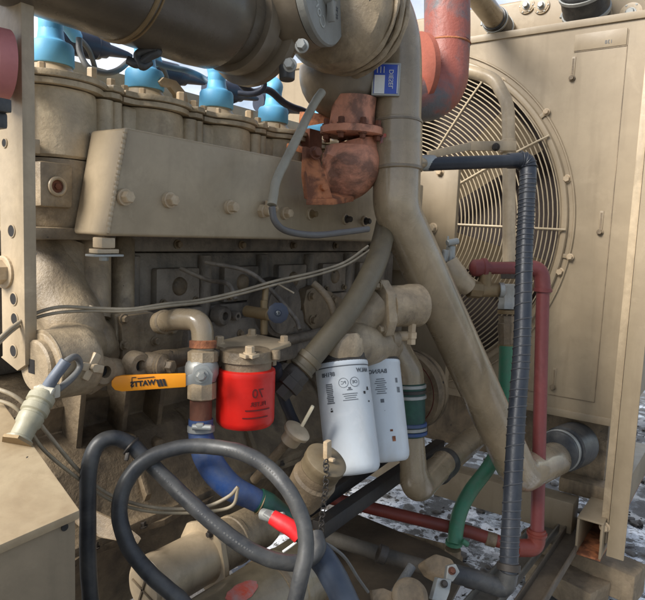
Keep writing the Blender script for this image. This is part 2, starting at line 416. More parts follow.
# lower closing box and dark underside
bm = NB(); box(bm, (XR+.06, y0+.03, zb-.22), (XR+.6, y1-.03, zb-.005), .004); obj('lower_tank', bm, TANDIRT, rad)
bm = NB(); c = AX(592, 478, XR+.03)
box(bm, (XR-.01, c.y-.08, zb-.27), (XR+.07, c.y+.10, zb-.215), .012); obj('mounting_foot', bm, TANDIRT, rad)

tank = thing('header_tank', 'tan header tank along the top of the radiator cabinet with two pipe ports', 'tank', (XR+.3, 1.0, zt))
zt2 = AX(508, 2, XR+.14).z
bm = NB(); box(bm, (XR+.14, y0+.02, zt+.008), (XR+.7, y1-.05, zt2), .012, seg=3); obj('tank_body', bm, TANC, tank)
for (px, py, r) in ((527,6,.028),(542,6,.028),(631,14,.036)):
    c = AX(px, py, XR+.14)
    bm = NB(); lathe(bm, c, -ex, [(0, r), (.006, r), (.007, r*.8), (.009, r*.8), (.010, r*.5)], 28)
    pl = obj('port_plug', bm, TAN, tank)
    bolt(pl, c-ex*.009, -ex, r*.38, STEEL, r*.5)
    for k in range(6):
        a = k*math.pi/3; bolt(pl, c+Vector((-.006, math.cos(a)*r*.85*.98, math.sin(a)*r*.85)), -ex, r*.09, STEEL)

# upper coolant pipes with rubber couplings
def coupling(parent, a, b_, r, mat=BLACKH):
    a, b_ = Vector(a), Vector(b_); d = (b_-a).normalized(); L_ = (b_-a).length
    bm = NB(); lathe(bm, a, d, [(0, r*.97), (.004, r)] + [(L_*k/10, r*(1+.02*(k%2))) for k in range(1, 10)] + [(L_-.004, r), (L_, r*.97)], 32)
    s = obj('rubber_sleeve', bm, mat, parent)
    for q in (.18, .82):
        bm = NB(); c = a+d*L_*q; lathe(bm, c-d*.006, d, [(0, r*1.03), (.001, r*1.07), (.011, r*1.07), (.012, r*1.03)], 32)
        _, u, v = frame(d); cyl(bm, c+u*r*1.1-v*.014, c+u*r*1.1+v*.014, .005, seg=10); obj('hose_clamp', bm, STEEL, s)
    return s
def straight_pipe(name, label, cat, pts, r, mat, rad_=.06, seg=28):
    o = thing(name, label, cat, pts[0])
    bm = NB(); sweep(bm, fillet(pts, rad_), r, seg); obj('pipe_run', bm, mat, o); return o
a = AX(505, 33, XR+.15); b2 = D(470, -14, 2.0); d_ = (b2-a).normalized()
p = straight_pipe('coolant_pipe', 'narrow tan coolant pipe with a black sleeve beside the red exhaust pipe', 'pipe', [a, b2, b2+(b2-a)*.5], .038, TANPIPE)
coupling(p, a+d_*.025, a+d_*.14, .044)
bm = NB(); lathe(bm, a, d_, [(-.03, .05), (.0, .05), (.02, .044)], 28); obj('port_neck', bm, TANC, p)
a = AX(588, 22, XR+.12); d_ = Vector((-.75, .02, .66)).normalized()
p = straight_pipe('coolant_pipe', 'thick coolant pipe rising from the header tank through a wide black banded sleeve', 'pipe', [a, a+d_*.5], .066, TANPIPE)
coupling(p, a+d_*.02, a+d_*.13, .074)
bm = NB(); lathe(bm, a-d_*.05, d_, [(0, .08), (.06, .078), (.065, .074)], 28); obj('port_neck', bm, TANC, p)

# fan and guard
fan = thing('radiator_fan', 'large radiator fan with broad tan blades behind the wire guard', 'fan', FC+Vector((.12,0,0)))
bm = NB(); lathe(bm, FC+Vector((.05,0,0)), ex, [(0, .10), (.02, .12), (.10, .12), (.11, .10)], 32); obj('hub', bm, TANDIRT, fan)
for k in range(6):
    a = R(22+k*60); bm = NB(); rows = []
    for i in range(9):
        rr = .11+(FR-.035-.11)*i/8; tw = R(52-22*i/8); w = .13+.10*i/8; row = []
        for j in range(5):
            s = (j/4-.5)*w; off = s*math.cos(tw); dx = s*math.sin(tw)*.7 + .012*math.cos((j/4-.5)*math.pi)
            row.append(bm.verts.new(FC + Vector((.045+dx*.6, math.cos(a)*rr - math.sin(a)*off, math.sin(a)*rr + math.cos(a)*off))))
        rows.append(row)
    for A, B in zip(rows, rows[1:]):
        for j in range(4): bm.faces.new((A[j], A[j+1], B[j+1], B[j]))
    bmesh.ops.solidify(bm, geom=list(bm.faces), thickness=.004)
    obj('fan_blade', bm, TANC, fan)
guard = thing('fan_guard', 'round tan wire fan guard of close concentric rings on the cabinet front', 'fan guard', FC-Vector((.03,0,0)))
bm = NB(); nr = 34
def gx(r_): return XR-.018-.045*(1-(r_/.615)**4)
for k in range(nr):
    rr = .13+(.600-.13)*k/(nr-1); torus(bm, Vector((gx(rr), FC.y, FC.z)), ex, rr, .0022, 90, 6)
obj('wire_rings', bm, MESHG, guard)
for k in range(12):
    a = R(k*30+1); u = Vector((0, math.cos(a), math.sin(a))); bm = NB()
    sweep(bm, [Vector((gx(r_)-.005, FC.y, FC.z))+u*r_ for r_ in (.12,.25,.38,.47,.54,.585,.627)] , .0038, 8); obj('spoke', bm, MESHG, guard)
bm = NB(); torus(bm, Vector((XR-.006, FC.y, FC.z)), ex, .619, .012, 120, 8, squash=.7); torus(bm, Vector((XR-.003, FC.y, FC.z)), ex, .650, .004, 120, 6); obj('rim', bm, TANC, guard)
bm = NB(); lathe(bm, Vector((gx(0)-.002, FC.y, FC.z)), ex, [(0,.11),(.002,.125),(.006,.125)], 40); obj('centre_plate', bm, TANC, guard)
for k in range(8):
    a = R(k*45+9); c = Vector((XR-.004, FC.y+math.cos(a)*.655, FC.z+math.sin(a)*.655))
    bm = NB(); bar(bm, c, c-Vector((0, math.cos(a)*.045, math.sin(a)*.045)), .014, .004, up=ex, bev=.001); obj('mounting_tab', bm, TANC, guard)
    bolt(guard, c-ex*.003, -ex, .009, NUT)

# support leg at the right
leg = thing('support_leg', 'long tan angle-iron leg leaning in front of the right cabinet edge', 'leg', AX(615, 556, 2.03))
xl = 2.03; cb = AX(606, 556, xl); ce = AX(624, 556, xl)
bm = NB(); box(bm, (xl, ce.y, cb.z), (xl+.008, cb.y, cb.z+1.75), .0015); box(bm, (xl+.0085, cb.y-.008, cb.z+.01), (xl+.09, cb.y-.0005, cb.z+1.75), .0015)
obj('angle_iron', bm, TANC, leg)
bm = NB(); q = AX(601, 556, xl); box(bm, (xl+.02, cb.y+.004, cb.z+.03), (xl+.028, q.y+.012, cb.z+1.7), .0015); obj('backing_strip', bm, TAN, leg)
bolt(leg, (xl+.001, (cb.y+.012), AX(611, 529, xl).z), -ex, .012, NUT)
# channel beam at the foot, open end facing us
xb = 2.0
a = AX(574, 554, xb); b2 = AX(604, 524, xb); w = a.y-b2.y
chn = thing('base_channel', 'short tan box-section beam with a rusty open end lying at the foot of the cabinet', 'beam', (xb, (a.y+b2.y)/2, a.z))
bm = NB(); th = .007; H = b2.z-a.z
box(bm, (xb, b2.y, b2.z-th), (xb+.95, a.y, b2.z), .002); box(bm, (xb, a.y-th, a.z+th), (xb+.95, a.y-.0003, b2.z-th), .001); box(bm, (xb, b2.y+.0003, a.z+th), (xb+.95, b2.y+th, b2.z-th), .001)
obj('web', bm, TANC, chn)
bm = NB(); box(bm, (xb+.002, b2.y+.001, a.z), (xb+.95, a.y-.001, a.z+th), .001); obj('lower_flange', bm, RUST, chn)
# horizontal cross beam below the radiator
cbm = thing('cross_beam', 'horizontal tan frame beam running under the radiator behind the green hose', 'beam', AX(480, 495, 2.15))
a = AX(420, 462, 2.12); b2 = AX(573, 512, 2.12)
bm = NB(); box(bm, (2.12, b2.y, a.z-.115), (2.20, 1.9, a.z), .004); obj('beam_body', bm, TANC, cbm)

# =================================================================== ENGINE
ENG_X0, ENG_X1 = .48, 1.78
eng = thing('diesel_engine', 'long tan diesel engine block with a row of cylinder heads above its grimy side', 'engine', (1.1, 1.2, .6))
Zr = CAM.z
PX = [.588+.1875*i for i in range(6)]
# cylinder heads
def head(i):
    x = PX[i]; bm = NB()
    lathe(bm, (x-.006, .962, Zr+.098), ez, [(0,.068),(.004,.072),(.10,.070),(.106,.068)], 40)
    box(bm, (x-.088, .918, Zr+.098), (x+.090, 1.16, Zr+.203), .009, seg=3)
    lathe(bm, (x+.060, .918, Zr+.098), ez, [(0,.017),(.104,.016)], 20); lathe(bm, (x+.083, .915, Zr+.098), ez, [(0,.010),(.104,.010)], 14)
    rough_up(bm, .0006, 50); h = obj('cylinder_head', bm, TANHEAD, eng)
    def outline(g):
        pts = [Vector((x+.0925, 1.165, 0)), Vector((x-.0925, 1.165, 0)), Vector((x-.0925, .912-g, 0)), Vector((x-.07, .912-g, 0))]
        for k in range(17):
            a = R(222+k*96/16); pts.append(Vector((x-.004+math.cos(a)*(.076+g), .960+math.sin(a)*(.076+g), 0)))
        pts += [Vector((x+.062, .900-g, 0)), Vector((x+.078, .900-g, 0)), Vector((x+.0925, .912-g, 0))]
        return pts
    bm = NB()
    prism(bm, [p_+Vector((0,0,Zr+.206)) for p_ in outline(.002)], (0,0,.009), .0015)
    prism(bm, [p_+Vector((0,0,Zr+.2165)) for p_ in outline(.007)], (0,0,.010), .003)
    obj('rocker_cover', bm, TANHEAD, h)
    bm = NB(); lathe(bm, (x, .972, Zr+.2265), ez, [(0,.05),(.003,.047),(.02,.033),(.026,.031),(.036,.031)], 36); obj('cap_neck', bm, TAN, h)
    bm = NB(); box(bm, (x+.018, .884, Zr+.0985), (x+.054, .918, Zr+.112), .002); obj('hold_down_lug', bm, TAN, h)
    bm = NB(); box(bm, (x-.086, .896, Zr+.0985), (x-.064, .925, Zr+.120), .002); obj('hold_down_lug', bm, TAN, h)
    bolt(h, (x+.030, .905, Zr+.2265), ez, .0085, NUT, .018); bolt(h, (x-.072, .935, Zr+.2265), ez, .007, NUT, .012); bolt(h, (x+.080, .925, Zr+.2265), ez, .008, NUT, .014)
    bolt(h, (x-.050, .915, Zr+.2265), ez, .006, NUT, .010)
    bm = NB(); lathe(bm, (x, .962, Zr-.012), ez, [(0,.066),(.005,.070),(.10,.072),(.108,.070)], 40)
    box(bm, (x-.089, .925, Zr-.014), (x+.089, 1.16, Zr+.096), .007)
    box(bm, (x-.072, .884, Zr+.02), (x-.018, .96, Zr+.088), .006)
    rough_up(bm, .0008, 50); j = obj('cylinder_jacket', bm, TANCAST, eng)
    c = Vector((x-.045, .8825, Zr+.052)); bm = NB(); torus(bm, c, ey, .0125, .003, 28, 8); obj('threaded_boss', bm, TAN, j)
    bm = NB(); lathe(bm, c+ey*.001, ey, [(0,.0115),(.002,.0115)], 24); hexprism(bm, c-ey*.0005, -ey, .005, .002); obj('core_plug', bm, RUSTB, j)
for i in range(6): head(i)
# lifting eye between the 2nd and 3rd head
c = AY(172, 104, .93)
bm = NB(); prism(bm, [c+Vector(p_) for p_ in ((-.035,0,-.03),(.05,0,-.05),(.052,0,-.02),(.035,0,.028),(.01,0,.045),(-.02,0,.045),(-.03,0,.035),(-.022,0,.028),(-.004,0,.03),(.01,0,.02),(.014,0,0),(.006,0,-.015),(-.012,0,-.02))], (0,.012,0), .0015)
obj('lifting_eye', bm, TAN, eng)
# rear rail along the top of the heads
bm = NB(); box(bm, (.30, 1.10, Zr+.255), (1.75, 1.14, Zr+.305), .005); box(bm, (.30, 1.165, Zr+.2), (1.75, 1.35, Zr+.25), .004)
obj('fuel_rail', bm, TAN, eng)
bm = NB(); box(bm, (ENG_X0-.02, 1.162, Zr-.30), (ENG_X1, 1.60, Zr+.198), .01); obj('far_bank', bm, GRIME, eng)
# block side built from stepped castings
bm = NB()
box(bm, (ENG_X0-.05, 1.03, Zr-.20), (ENG_X1, 1.16, Zr-.016), .006)
box(bm, (ENG_X0-.05, .955, Zr-.052), (ENG_X1, 1.10, Zr-.018), .006)      # deck flange
box(bm, (.70, 1.0, Zr-.56), (ENG_X1, 1.5, Zr-.165), .01)
o = obj('engine_block', bm, GRIME, eng)
bm = NB(); box(bm, (.70, .972, Zr-.20), (ENG_X1, 1.05, Zr-.054), .008); obj('block_wall', bm, GRIME, eng)
for i in range(6):       # shallow cast panels, bosses and studs along the shaded side
    bm = NB(); x = PX[i]+.09
    box(bm, (x-.07, .955, Zr-.165), (x+.045, .978, Zr-.085), .006); rough_up(bm, .001, 40); obj('side_panel', bm, GRIME, eng)
    bm = NB(); lathe(bm, (x+.068, .968, Zr-.19), ez, [(0,.016),(.13,.016)], 18); obj('cast_rib', bm, GRIME, eng)
    bm = NB(); lathe(bm, (x-.012, .957, Zr-.122), -ey, [(0,.02),(.006,.018),(.010,.012)], 22); obj('core_boss', bm, TANDIRT, eng)
    bolt(eng, (x-.055, .953, Zr-.153), -ey, .006, TANDIRT); bolt(eng, (x+.032, .953, Zr-.153), -ey, .006, TANDIRT)
    bolt(eng, (x-.02, .953, Zr-.037), -ey, .007, TANDIRT)
bm = NB(); box(bm, (.86, .955, Zr-.20), (ENG_X1, 1.06, Zr-.168), .008); box(bm, (.86, .935, Zr-.275), (ENG_X1, 1.03, Zr-.198), .012)
box(bm, (.98, .925, Zr-.32), (ENG_X1, 1.03, Zr-.277), .01); sweep(bm, cr([(.82,.93,Zr-.285),(1.0,.925,Zr-.262),(1.2,.925,Zr-.268),(1.4,.925,Zr-.262),(1.76,.925,Zr-.27)]), .013, 12)
rough_up(bm, .0012, 40); obj('oil_gallery', bm, GRIME, eng)
for k in range(9): bolt(eng, (.92+.095*k, .934, Zr-.222-.012*(k%2)), -ey, .0065, TANDIRT)
for k, (a_, b_) in enumerate((((205,262),(300,330)),((180,268),(236,300)))):
    bm = NB(); sweep(bm, cr([D(a_[0],a_[1],1.22), D((a_[0]+b_[0])/2,a_[1]+12,1.22), D(b_[0]-8,b_[1]-16,1.18), D(b_[0],b_[1],1.16)]), .0045, 10); obj('fuel_line', bm, GRIME, eng)
for (px, py, r) in ((224,316,.020),(237,316,.010),(262,318,.012),(287,372,.02)):
    c = AY(px, py, .925); bm = NB(); lathe(bm, c+ey*.02, -ey, [(0,r*1.1),(.02,r*1.05),(.024,r*.9),(.024,r*.45),(.012,r*.42)], 24); obj('gallery_plug', bm, GRIME, eng)
bm = NB(); c = AY(285, 308, .9)    # round cover behind the small valve
lathe(bm, c+ey*.06, -ey, [(0,.07),(.05,.07),(.055,.062),(.06,.062)], 32); obj('round_cover', bm, GRIME, eng)

# pump housing at the left: horizontal barrel with slotted ring, elbow body, cover plate
ph = thing('pump_housing', 'dusty tan cast pump housing with a round slotted end, left of the yellow lever', 'pump housing', AY(60, 400, .83))
c0 = D(41, 366, .85)
bm = NB(); lathe(bm, c0, ex, [(.0,.036),(.0,.044),(.004,.049),(.045,.050),(.06,.051),(.068,.046)], 44)
lathe(bm, c0+Vector((.001,0,0)), ex, [(0,.049),(.002,.05)], 44)
rough_up(bm, .0012, 30); obj('barrel', bm, TANCAST, ph)
bm = NB(); lathe(bm, c0+Vector((-.010,0,0)), ex, [(0,.018),(0,.034),(.003,.037),(.012,.037)], 36)
rp = obj('slotted_ring', bm, TANCAST, ph)
bm = NB(); box(bm, c0+Vector((-.0108,-.002,-.010)), c0+Vector((-.006,.014,.010)), .001); obj('square_socket', bm, DARK, rp)
bm = NB()
sweep(bm, cr([c0+Vector((.045,.02,.0)), D(70,352,.95), D(86,342,1.0), D(100,338,1.06)]), [.046,.047,.044,.035], 28)
sweep(bm, cr([D(46,292,1.02), D(60,312,1.01), D(76,330,1.0), D(92,346,1.0), D(104,356,1.06)]), [.05,.050,.045,.04,.03], 28)
rough_up(bm, .003, 30); obj('elbow_body', bm, TANCAST, ph)
bm = NB(); cA = AY(122, 316, .85); cB = AY(182, 366, .85)
pl = [AY(119,315,.85), AY(150,311,.85), AY(186,322,.85), AY(182,348,.85), AY(172,358,.85), AY(150,368,.85), AY(121,371,.85)]
prism(bm, [p_+ey*.010 for p_ in pl], (0,.09,0), .004); obj('cover_body', bm, TANCAST, ph)
cc = sum(pl, Vector())/7
bm = NB(); prism(bm, [cc+(p_-cc)*.95-ey*.001 for p_ in pl], (0,.010,0), .002); cv = obj('cover_plate', bm, TANDIRT, ph)
for (px, py) in ((124,319),(124,345),(155,341),(124,364),(172,330),(160,357)): bolt(cv, AY(px, py, .848), -ey, .0065, TANDIRT)
bm = NB()
sweep(bm, cr([D(85,385,.90), D(104,372,.93), D(125,370,.97), D(141,365,1.0), D(160,362,1.03), D(200,352,1.1)]), [.016,.022,.014,.02,.018,.014], 16)
rough_up(bm, .004, 30); obj('lower_web', bm, TANDIRT, ph)
for (px, py, d) in ((106,372,.895),(141,366,.95)):
    c = D(px, py, d); bm = NB(); lathe(bm, c+ey*.02, -ey, [(0,.022),(.016,.021),(.02,.018),(.02,.009),(.004,.009)], 24); bs = obj('mounting_boss', bm, TANDIRT, ph)
    bm = NB(); lathe(bm, c+ey*.012, -ey, [(0,.0088),(.002,.0088)], 20); obj('bolt_hole', bm, DARK, bs)
c = D(157, 365, .97); bm = NB(); lathe(bm, c+ex*.0, Vector((.3,-1,0)), [(-.02,.019),(0,.019)]+[(.003*k, .019-.0016*(k%2)) for k in range(1,5)]+[(.016,.012),(.02,.010)], 24); pg=obj('drain_plug', bm, TANDIRT, ph)
hexprism(bm := NB(), c+Vector((.3,-1,0)).normalized()*.02, Vector((.3,-1,0)), .010, .010); obj('plug_head', bm, TANDIRT, pg)

# lower block: webs and the oil pan
bm = NB()
def prof(x, pts): return [Vector((x, y, Zr+z)) for (y, z) in pts]
pan = [(1.5,-.30),(1.02,-.30),(.99,-.33),(1.0,-.38),(.955,-.40),(.93,-.43),(.90,-.50),(.885,-.53),(.87,-.535),(.868,-.555),(.92,-.56),(.95,-.60),(1.0,-.78),(1.5,-.78)]
prism(bm, prof(.50, pan), (1.25,0,0), .004); obj('oil_pan', bm, PANM, eng)
for (px, py, d_) in ((178,452,1.12),(196,458,1.12),(160,446,1.12),(212,464,1.14),(132,442,1.08)):
    bm = NB(); lathe(bm, AY(px, py, .925), -ey, [(-.02,.016),(.004,.014),(.008,.008)], 18); obj('cast_pad', bm, PANM, eng)
for k in range(7):
    bm = NB(); x = .72+.15*k; prism(bm, [Vector((x,.985,Zr-.385)), Vector((x,.94,Zr-.40)), Vector((x,.885,Zr-.50)), Vector((x,.90,Zr-.53)), Vector((x,.99,Zr-.53))], (.014,0,0), .003); obj('pan_rib', bm, PANM, eng)
for k, x in enumerate((.62,.715,.80,.93,1.06,1.2)):
    bm = NB(); prism(bm, [Vector((x, 1.0, Zr-.27)), Vector((x, .935, Zr-.27)), Vector((x, .955, Zr-.40)), Vector((x, 1.0, Zr-.42))], (.012,0,0), .003)
    obj('stiffening_web', bm, PANM, eng)
bm = NB(); pts = []
for k in range(41):
    t_ = k/40; pts.append(Vector((.55+1.1*t_, .858+.012*abs(math.sin(t_*11*math.pi)), Zr-.548)))
pts += [Vector((1.65,.93,Zr-.548)), Vector((.55,.93,Zr-.548))]
prism(bm, pts, (0,0,-.012), .001); obj('pan_flange', bm, PANM, eng)
for k in range(12):
    bolt(eng, (.6+k*.1, .872, Zr-.548), ez, .007, DKSTEEL)
# slanted cast pattern and bracket on the pan
bm = NB(); prism(bm, [D(95,512,1.02), D(128,527,1.0), D(142,538,.99), D(138,545,.99), D(100,538,1.0), D(80,528,1.03)], (0,.02,.004), .002); obj('bracket_foot', bm, TANDIRT, eng)

# casting between plate and manifold: column pipes and the flange below the first head
bm = NB()
sweep(bm, cr([D(44,238,1.02), D(48,262,1.01), D(56,290,1.0), D(72,322,.99), D(84,350,1.0)]), [.042,.044,.048,.05,.046], 24)
sweep(bm, [D(92,232,1.06), D(92,320,1.02)], .032, 22); sweep(bm, [D(122,240,1.14), D(122,318,1.10)], .022, 18); sweep(bm, [D(60,250,1.03), D(60,310,1.0)], .045, 22)
rough_up(bm, .006, 16); obj('water_jacket', bm, TANCAST, eng)
bm = NB(); a = AY(37, 224, .90); b2 = AY(84, 240, .90); box(bm, (a.x-.02, .885, b2.z), (b2.x+.03, 1.0, a.z-.004), .005); obj('joint_flange', bm, TANCAST, eng)
c = D(35, 214, .98); bm = NB(); lathe(bm, c+ey*.03, Vector((-.4,-1,0)), [(0,.02),(.03,.02),(.033,.017),(.033,.011),(.02,.011)], 24); obj('side_port', bm, TANCAST, eng)

# =================================================================== AIR MANIFOLD
man = thing('air_manifold', 'long square tan air manifold bolted along the engine side, slanted at its left end', 'manifold', AY(250, 240, .80))
ym = .80
A_ = AY(126, 127, ym); B_ = AY(107, 236, ym); zt_, zb_ = A_.z, B_.z; xe = 1.62
bm = NB(); t = bmesh.new()
q = [Vector((A_.x, ym, zt_)), Vector((xe, ym, zt_)), Vector((xe, ym, zb_)), Vector((B_.x, ym, zb_))]
prism(bm, q, (0, .090, 0), 0)
bmesh.ops.recalc_face_normals(bm, faces=bm.faces); bmesh.ops.remove_doubles(bm, verts=bm.verts, dist=1e-5)
bmesh.ops.bevel(bm, geom=list(bm.edges), offset=.006, segments=4, profile=.5, affect='EDGES')
wb = NB(); pa, pb = AY(125.6,129,ym-.0005), AY(107.6,233,ym-.0005); pts = [pa.lerp(pb, k/150) for k in range(151)]
sweep(wb, pts, [.0022+.0012*abs(math.sin(k*.42))+.0005*random.random() for k in range(151)], 8); obj('weld_bead', wb, TAN, man)
pa, pb = AY(128,128,ym-.0005), Vector((1.58, ym-.0005, AY(128,128,ym).z))
obj('manifold_body', bm, paint('manifold_paint', (172,154,126), .36, dirt=(110,96,74), amount=.45, scale=6, bump=.06), man)
for (px, py, m_) in ((123,197,NUT),(168,200,NUT),(229,207,NUT),(284,213,NUT),(310,214,BRASS),(345,219,DKSTEEL),(364,221,DKSTEEL),(392,222,NUT),(418,224,NUT)):
    c = AY(px, py, ym); bm = NB(); lathe(bm, c, -ey, [(0,.013),(.004,.0128),(.005,.011)], 24); bs = obj('bolt_washer', bm, TAN, man); bolt(bs, c-ey*.005, -ey, .0095 if px < 300 else .007, m_, .012)
bm = NB(); c = AY(104, 240, .82); box(bm, c+Vector((-.012,-.012,-.012)), c+Vector((.012,.012,.004)), .002); box(bm, c+Vector((-.018,-.010,-.020)), c+Vector((.02,.012,-.0135)), .001); obj('drain_bracket', bm, TAN, man)
bm = NB(); box(bm, c+Vector((-.026,-.014,-.025)), c+Vector((.026,.010,-.0215)), .001); hexprism(bm, c+Vector((0,0,-.024)), -ez, .007, .008); obj('steel_tab', bm, STEEL, man)

# =================================================================== BLUE IGNITION BOOTS
blbl = ['blue plug boot on the head at the far left, largest of the row',
        'blue plug boot second from the left, standing behind the lifting eye',
        'blue plug boot third from the left under the large horizontal pipe',
        'blue plug boot fourth from the left, just left of the thin grey hose',
        'blue plug boot mostly hidden behind the thin grey hose and rusty bracket',
        'farthest blue plug boot, behind the vertical pipe']
c = Vector((PX[0], .972, Zr+.25))
boot = thing('plug_boot', blbl[0], 'plug boot', c, 'blue plug boots along the cylinder heads')
bm = NB(); lathe(bm, c, ez, [(.0,.030),(.0,.0345),(.002,.036),(.030,.0355),(.035,.033),(.037,.026),(.042,.021),(.060,.0185)], 40); obj('skirt', bm, BLUEC, boot)
bm = NB(); sweep(bm, cr([c+Vector((0,0,.05)), c+Vector((0,0,.07)), c+Vector((.004,.004,.085)), c+Vector((.03,.03,.097)), c+Vector((.075,.07,.098)), c+Vector((.11,.10,.09))]), [.019,.019,.022,.019,.014,.012], 20); obj('elbow_arm', bm, BLUEC, boot)
bm = NB(); sweep(bm, cr([c+Vector((.105,.095,.092)), c+Vector((.15,.12,.08)), c+Vector((.18,.14,.05))]), .005, 10); obj('lead_wire', bm, WIREG, boot)
# move arm height for the others: identical, plain offsets
for i in range(1, 6):
    dup(boot, (PX[i]-PX[0], 0, 0), blbl[i])
# coils behind
cl = ['dark blue ignition coil with a pointed end beside the first blue boot', 'dark blue ignition coil between the second and third blue boots', 'dark blue ignition coil right of the third blue boot', 'dark blue ignition coil behind the fourth blue boot']
c = D(88, 46, 1.22)
coil = thing('ignition_coil', cl[0], 'ignition coil', c, 'ignition coils behind the heads')
bm = NB(); lathe(bm, c-ex*.05, Vector((1,-.15,.0)), [(-.02,.024),(0,.026),(.06,.026),(.065,.02),(.085,.017),(.09,.012),(.13,.007),(.14,.004)], 24); obj('coil_body', bm, COIL, coil)
bm = NB(); torus(bm, c+Vector((.02,-.004,0)), ex, .018, .004, 24, 8); obj('collar', bm, STEEL, coil)
for i in (1, 2, 3): dup(coil, (.1875*i+.02, .0, -.01), cl[i])
def cable(name, label, pts, r, mat, cat='cable', group=None, seg=12, n=8):
    bm = NB(); sweep(bm, cr(pts, n), r, seg); rough_up(bm, min(.0012, r*.07), 55); return tag(obj(name, bm, mat), label, cat, group)
cable('grey_cable', 'light grey cable drooping in a loop beside the first blue boot', [D(79,38,1.1), D(80,52,1.1), D(88,67,1.1), D(103,73,1.12), D(118,70,1.14), D(130,60,1.16)], .0055, WIREG)
cable('ignition_lead', 'thin grey-blue lead running between the second and third blue boots', [D(150,60,1.22), D(165,66,1.24), D(185,70,1.26), D(200,76,1.3), D(212,84,1.3)], .006, paint('lead_blue', (96,128,150), .4), 'cable')
cable('ignition_lead', 'dark blue lead curling right of the third blue boot', [D(238,80,1.3), D(252,92,1.33), D(268,90,1.36), D(286,104,1.4), D(306,112,1.45), D(322,120,1.5)], .008, COIL, 'cable')
cable('ignition_lead', 'dark round lead loop seen against the bright gap above the fourth blue boot', [D(238,93,1.3), D(252,94,1.3), D(262,90,1.3), D(264,82,1.3), D(256,78,1.3)], .006, COIL, 'cable')
cable('cable_tie_bundle', 'black tangle of tied cables under the clamp of the large horizontal pipe', [D(128,60,.98), D(138,64,.98), D(150,56,.98), D(158,52,.98), D(150,50,.98), D(138,55,.98), D(142,66,.98), D(150,62,.99)], .007, BLACKH, 'cable')

# =================================================================== LARGE OVERHEAD PIPE
R_ = .10; yc_, zc_ = .82, CAM.z+.375
op = thing('overhead_pipe', 'very large dark tan horizontal pipe across the top left of the picture', 'pipe', (.3, yc_, zc_-R_))
bm = NB(); lathe(bm, (.30, yc_, zc_), ex, [(0,R_),(.30,R_),(.46,R_),(.50,.097),(.515,.088),(.52,.08),(.60,.078)], 64); sweep(bm, fillet([(.305,yc_,zc_),(.12,yc_,zc_),(.10,yc_,zc_+.5)], .17, 14), R_*.999, 56); obj('pipe_shell', bm, paint('shaded_pipe_tan', (100,90,76), .24, dirt=(46,44,42), amount=.7, scale=4, bump=.12, fine=.12, streak=.0), op)  # tan darkened overall to stand for the shade under the pipe
bm = NB(); lathe(bm, (.606, yc_, zc_), ex, [(0,R_+.0005),(.001,R_+.003),(.006,R_+.003),(.007,R_+.0005)], 64); lathe(bm, (.617, yc_, zc_), ex, [(0,R_+.0005),(.001,R_+.002),(.003,R_+.002),(.004,R_+.0005)], 64); obj('seam_band', bm, BRASS, op)

# =================================================================== TURBO GROUP
tn = Vector((.16, -1, .05)).normalized()
turbo = thing('turbocharger', 'tan turbocharger housing with a rough neck between the overhead and vertical pipes', 'turbocharger', D(335, 60, 1.3))
c = D(322, -6, 1.12)
ring = D(285, 8, 1.16)
bm = NB(); lathe(bm, c-tn*.012, -tn, [(0,.078),(.0,.088),(.02,.094),(.05,.094),(.07,.086),(.12,.085)], 48); obj('valve_body', bm, DKPIPE, turbo)
bm = NB(); bd = Vector((1,.05,0)).normalized(); lathe(bm, Vector((.845, yc_, zc_)), bd, [(0,.078),(.0,.092),(.012,.094),(.03,.092),(.032,.08),(.05,.086),(.052,.105),(.068,.105),(.07,.08),(.12,.07)], 48); obj('flange_collar', bm, DKPIPE, turbo)
for (px, py, d) in ((302,46,1.07),(290,65,1.08)): bolt(turbo, D(px,py,d), -ex+Vector((0,-.5,0)), .009, STEEL, .014)
bm = NB(); cyl(bm, D(287,66,1.12), D(287,80,1.12), .015, .014); obj('rubber_plug', bm, BLACKH, turbo)
ca = D(348, 14, 1.26)
bm = NB(); lathe(bm, ca-ex*.09, Vector((1,.12,0)), [(0,.04),(.01,.085),(.03,.112),(.06,.122),(.10,.118),(.14,.10),(.16,.09)], 56)
for k in range(3): torus(bm, ca+Vector((-.02+.022*k,0,0)), Vector((1,.12,0)), .1165, .006, 56, 8)
rough_up(bm, .006, 28); obj('compressor_housing', bm, TANCAST, turbo)
bm = NB(); sweep(bm, cr([D(338,60,1.36), D(341,77,1.37), D(352,84,1.40), D(376,86,1.44), D(400,86,1.46)]), [.085,.092,.088,.07,.055], 36); rough_up(bm, .003, 14); obj('outlet_bowl', bm, DKPIPE, turbo)
tb = text_bm('K 117', .016, oncyl(D(335,60,1.34), -ez, .0905, CAM-D(335,60,1.34), .036, -.25)); 
obj('lettering', tb, INK, turbo)

disc = thing('round_cover_disc', 'grey round cast cover with raised script and a small centre lever', 'cover', c)
bm = NB(); lathe(bm, c+tn*.0, tn, [(-.012,.080),(-.010,.089),(.004,.090),(.008,.087),(.009,.06)] , 64); obj('disc_plate', bm, GREY, disc)
bm = NB(); lathe(bm, c+tn*.009, tn, [(0,.022),(.012,.02),(.018,.016),(.022,.008)], 28); hu=obj('centre_hub', bm, GREY, disc)
uu = Vector((0,0,1)).cross(tn).normalized(); vv = tn.cross(uu)
bm = NB(); prism(bm, [c+tn*.012+vv*(-.01)-uu*.008, c+tn*.012+vv*(-.01)+uu*.008, c+tn*.012-vv*.052+uu*.002, c+tn*.012-vv*.052-uu*.002], tn*.014, .002); obj('lever_rib', bm, GREY, disc)
_, _, _ = 0, 0, 0
def arcplace(ang0, rad_):
    return lambda x, y, w: c + tn*(.0093+w) + (uu*math.cos(ang0 - x/rad_) + vv*math.sin(ang0 - x/rad_))*(rad_+y)
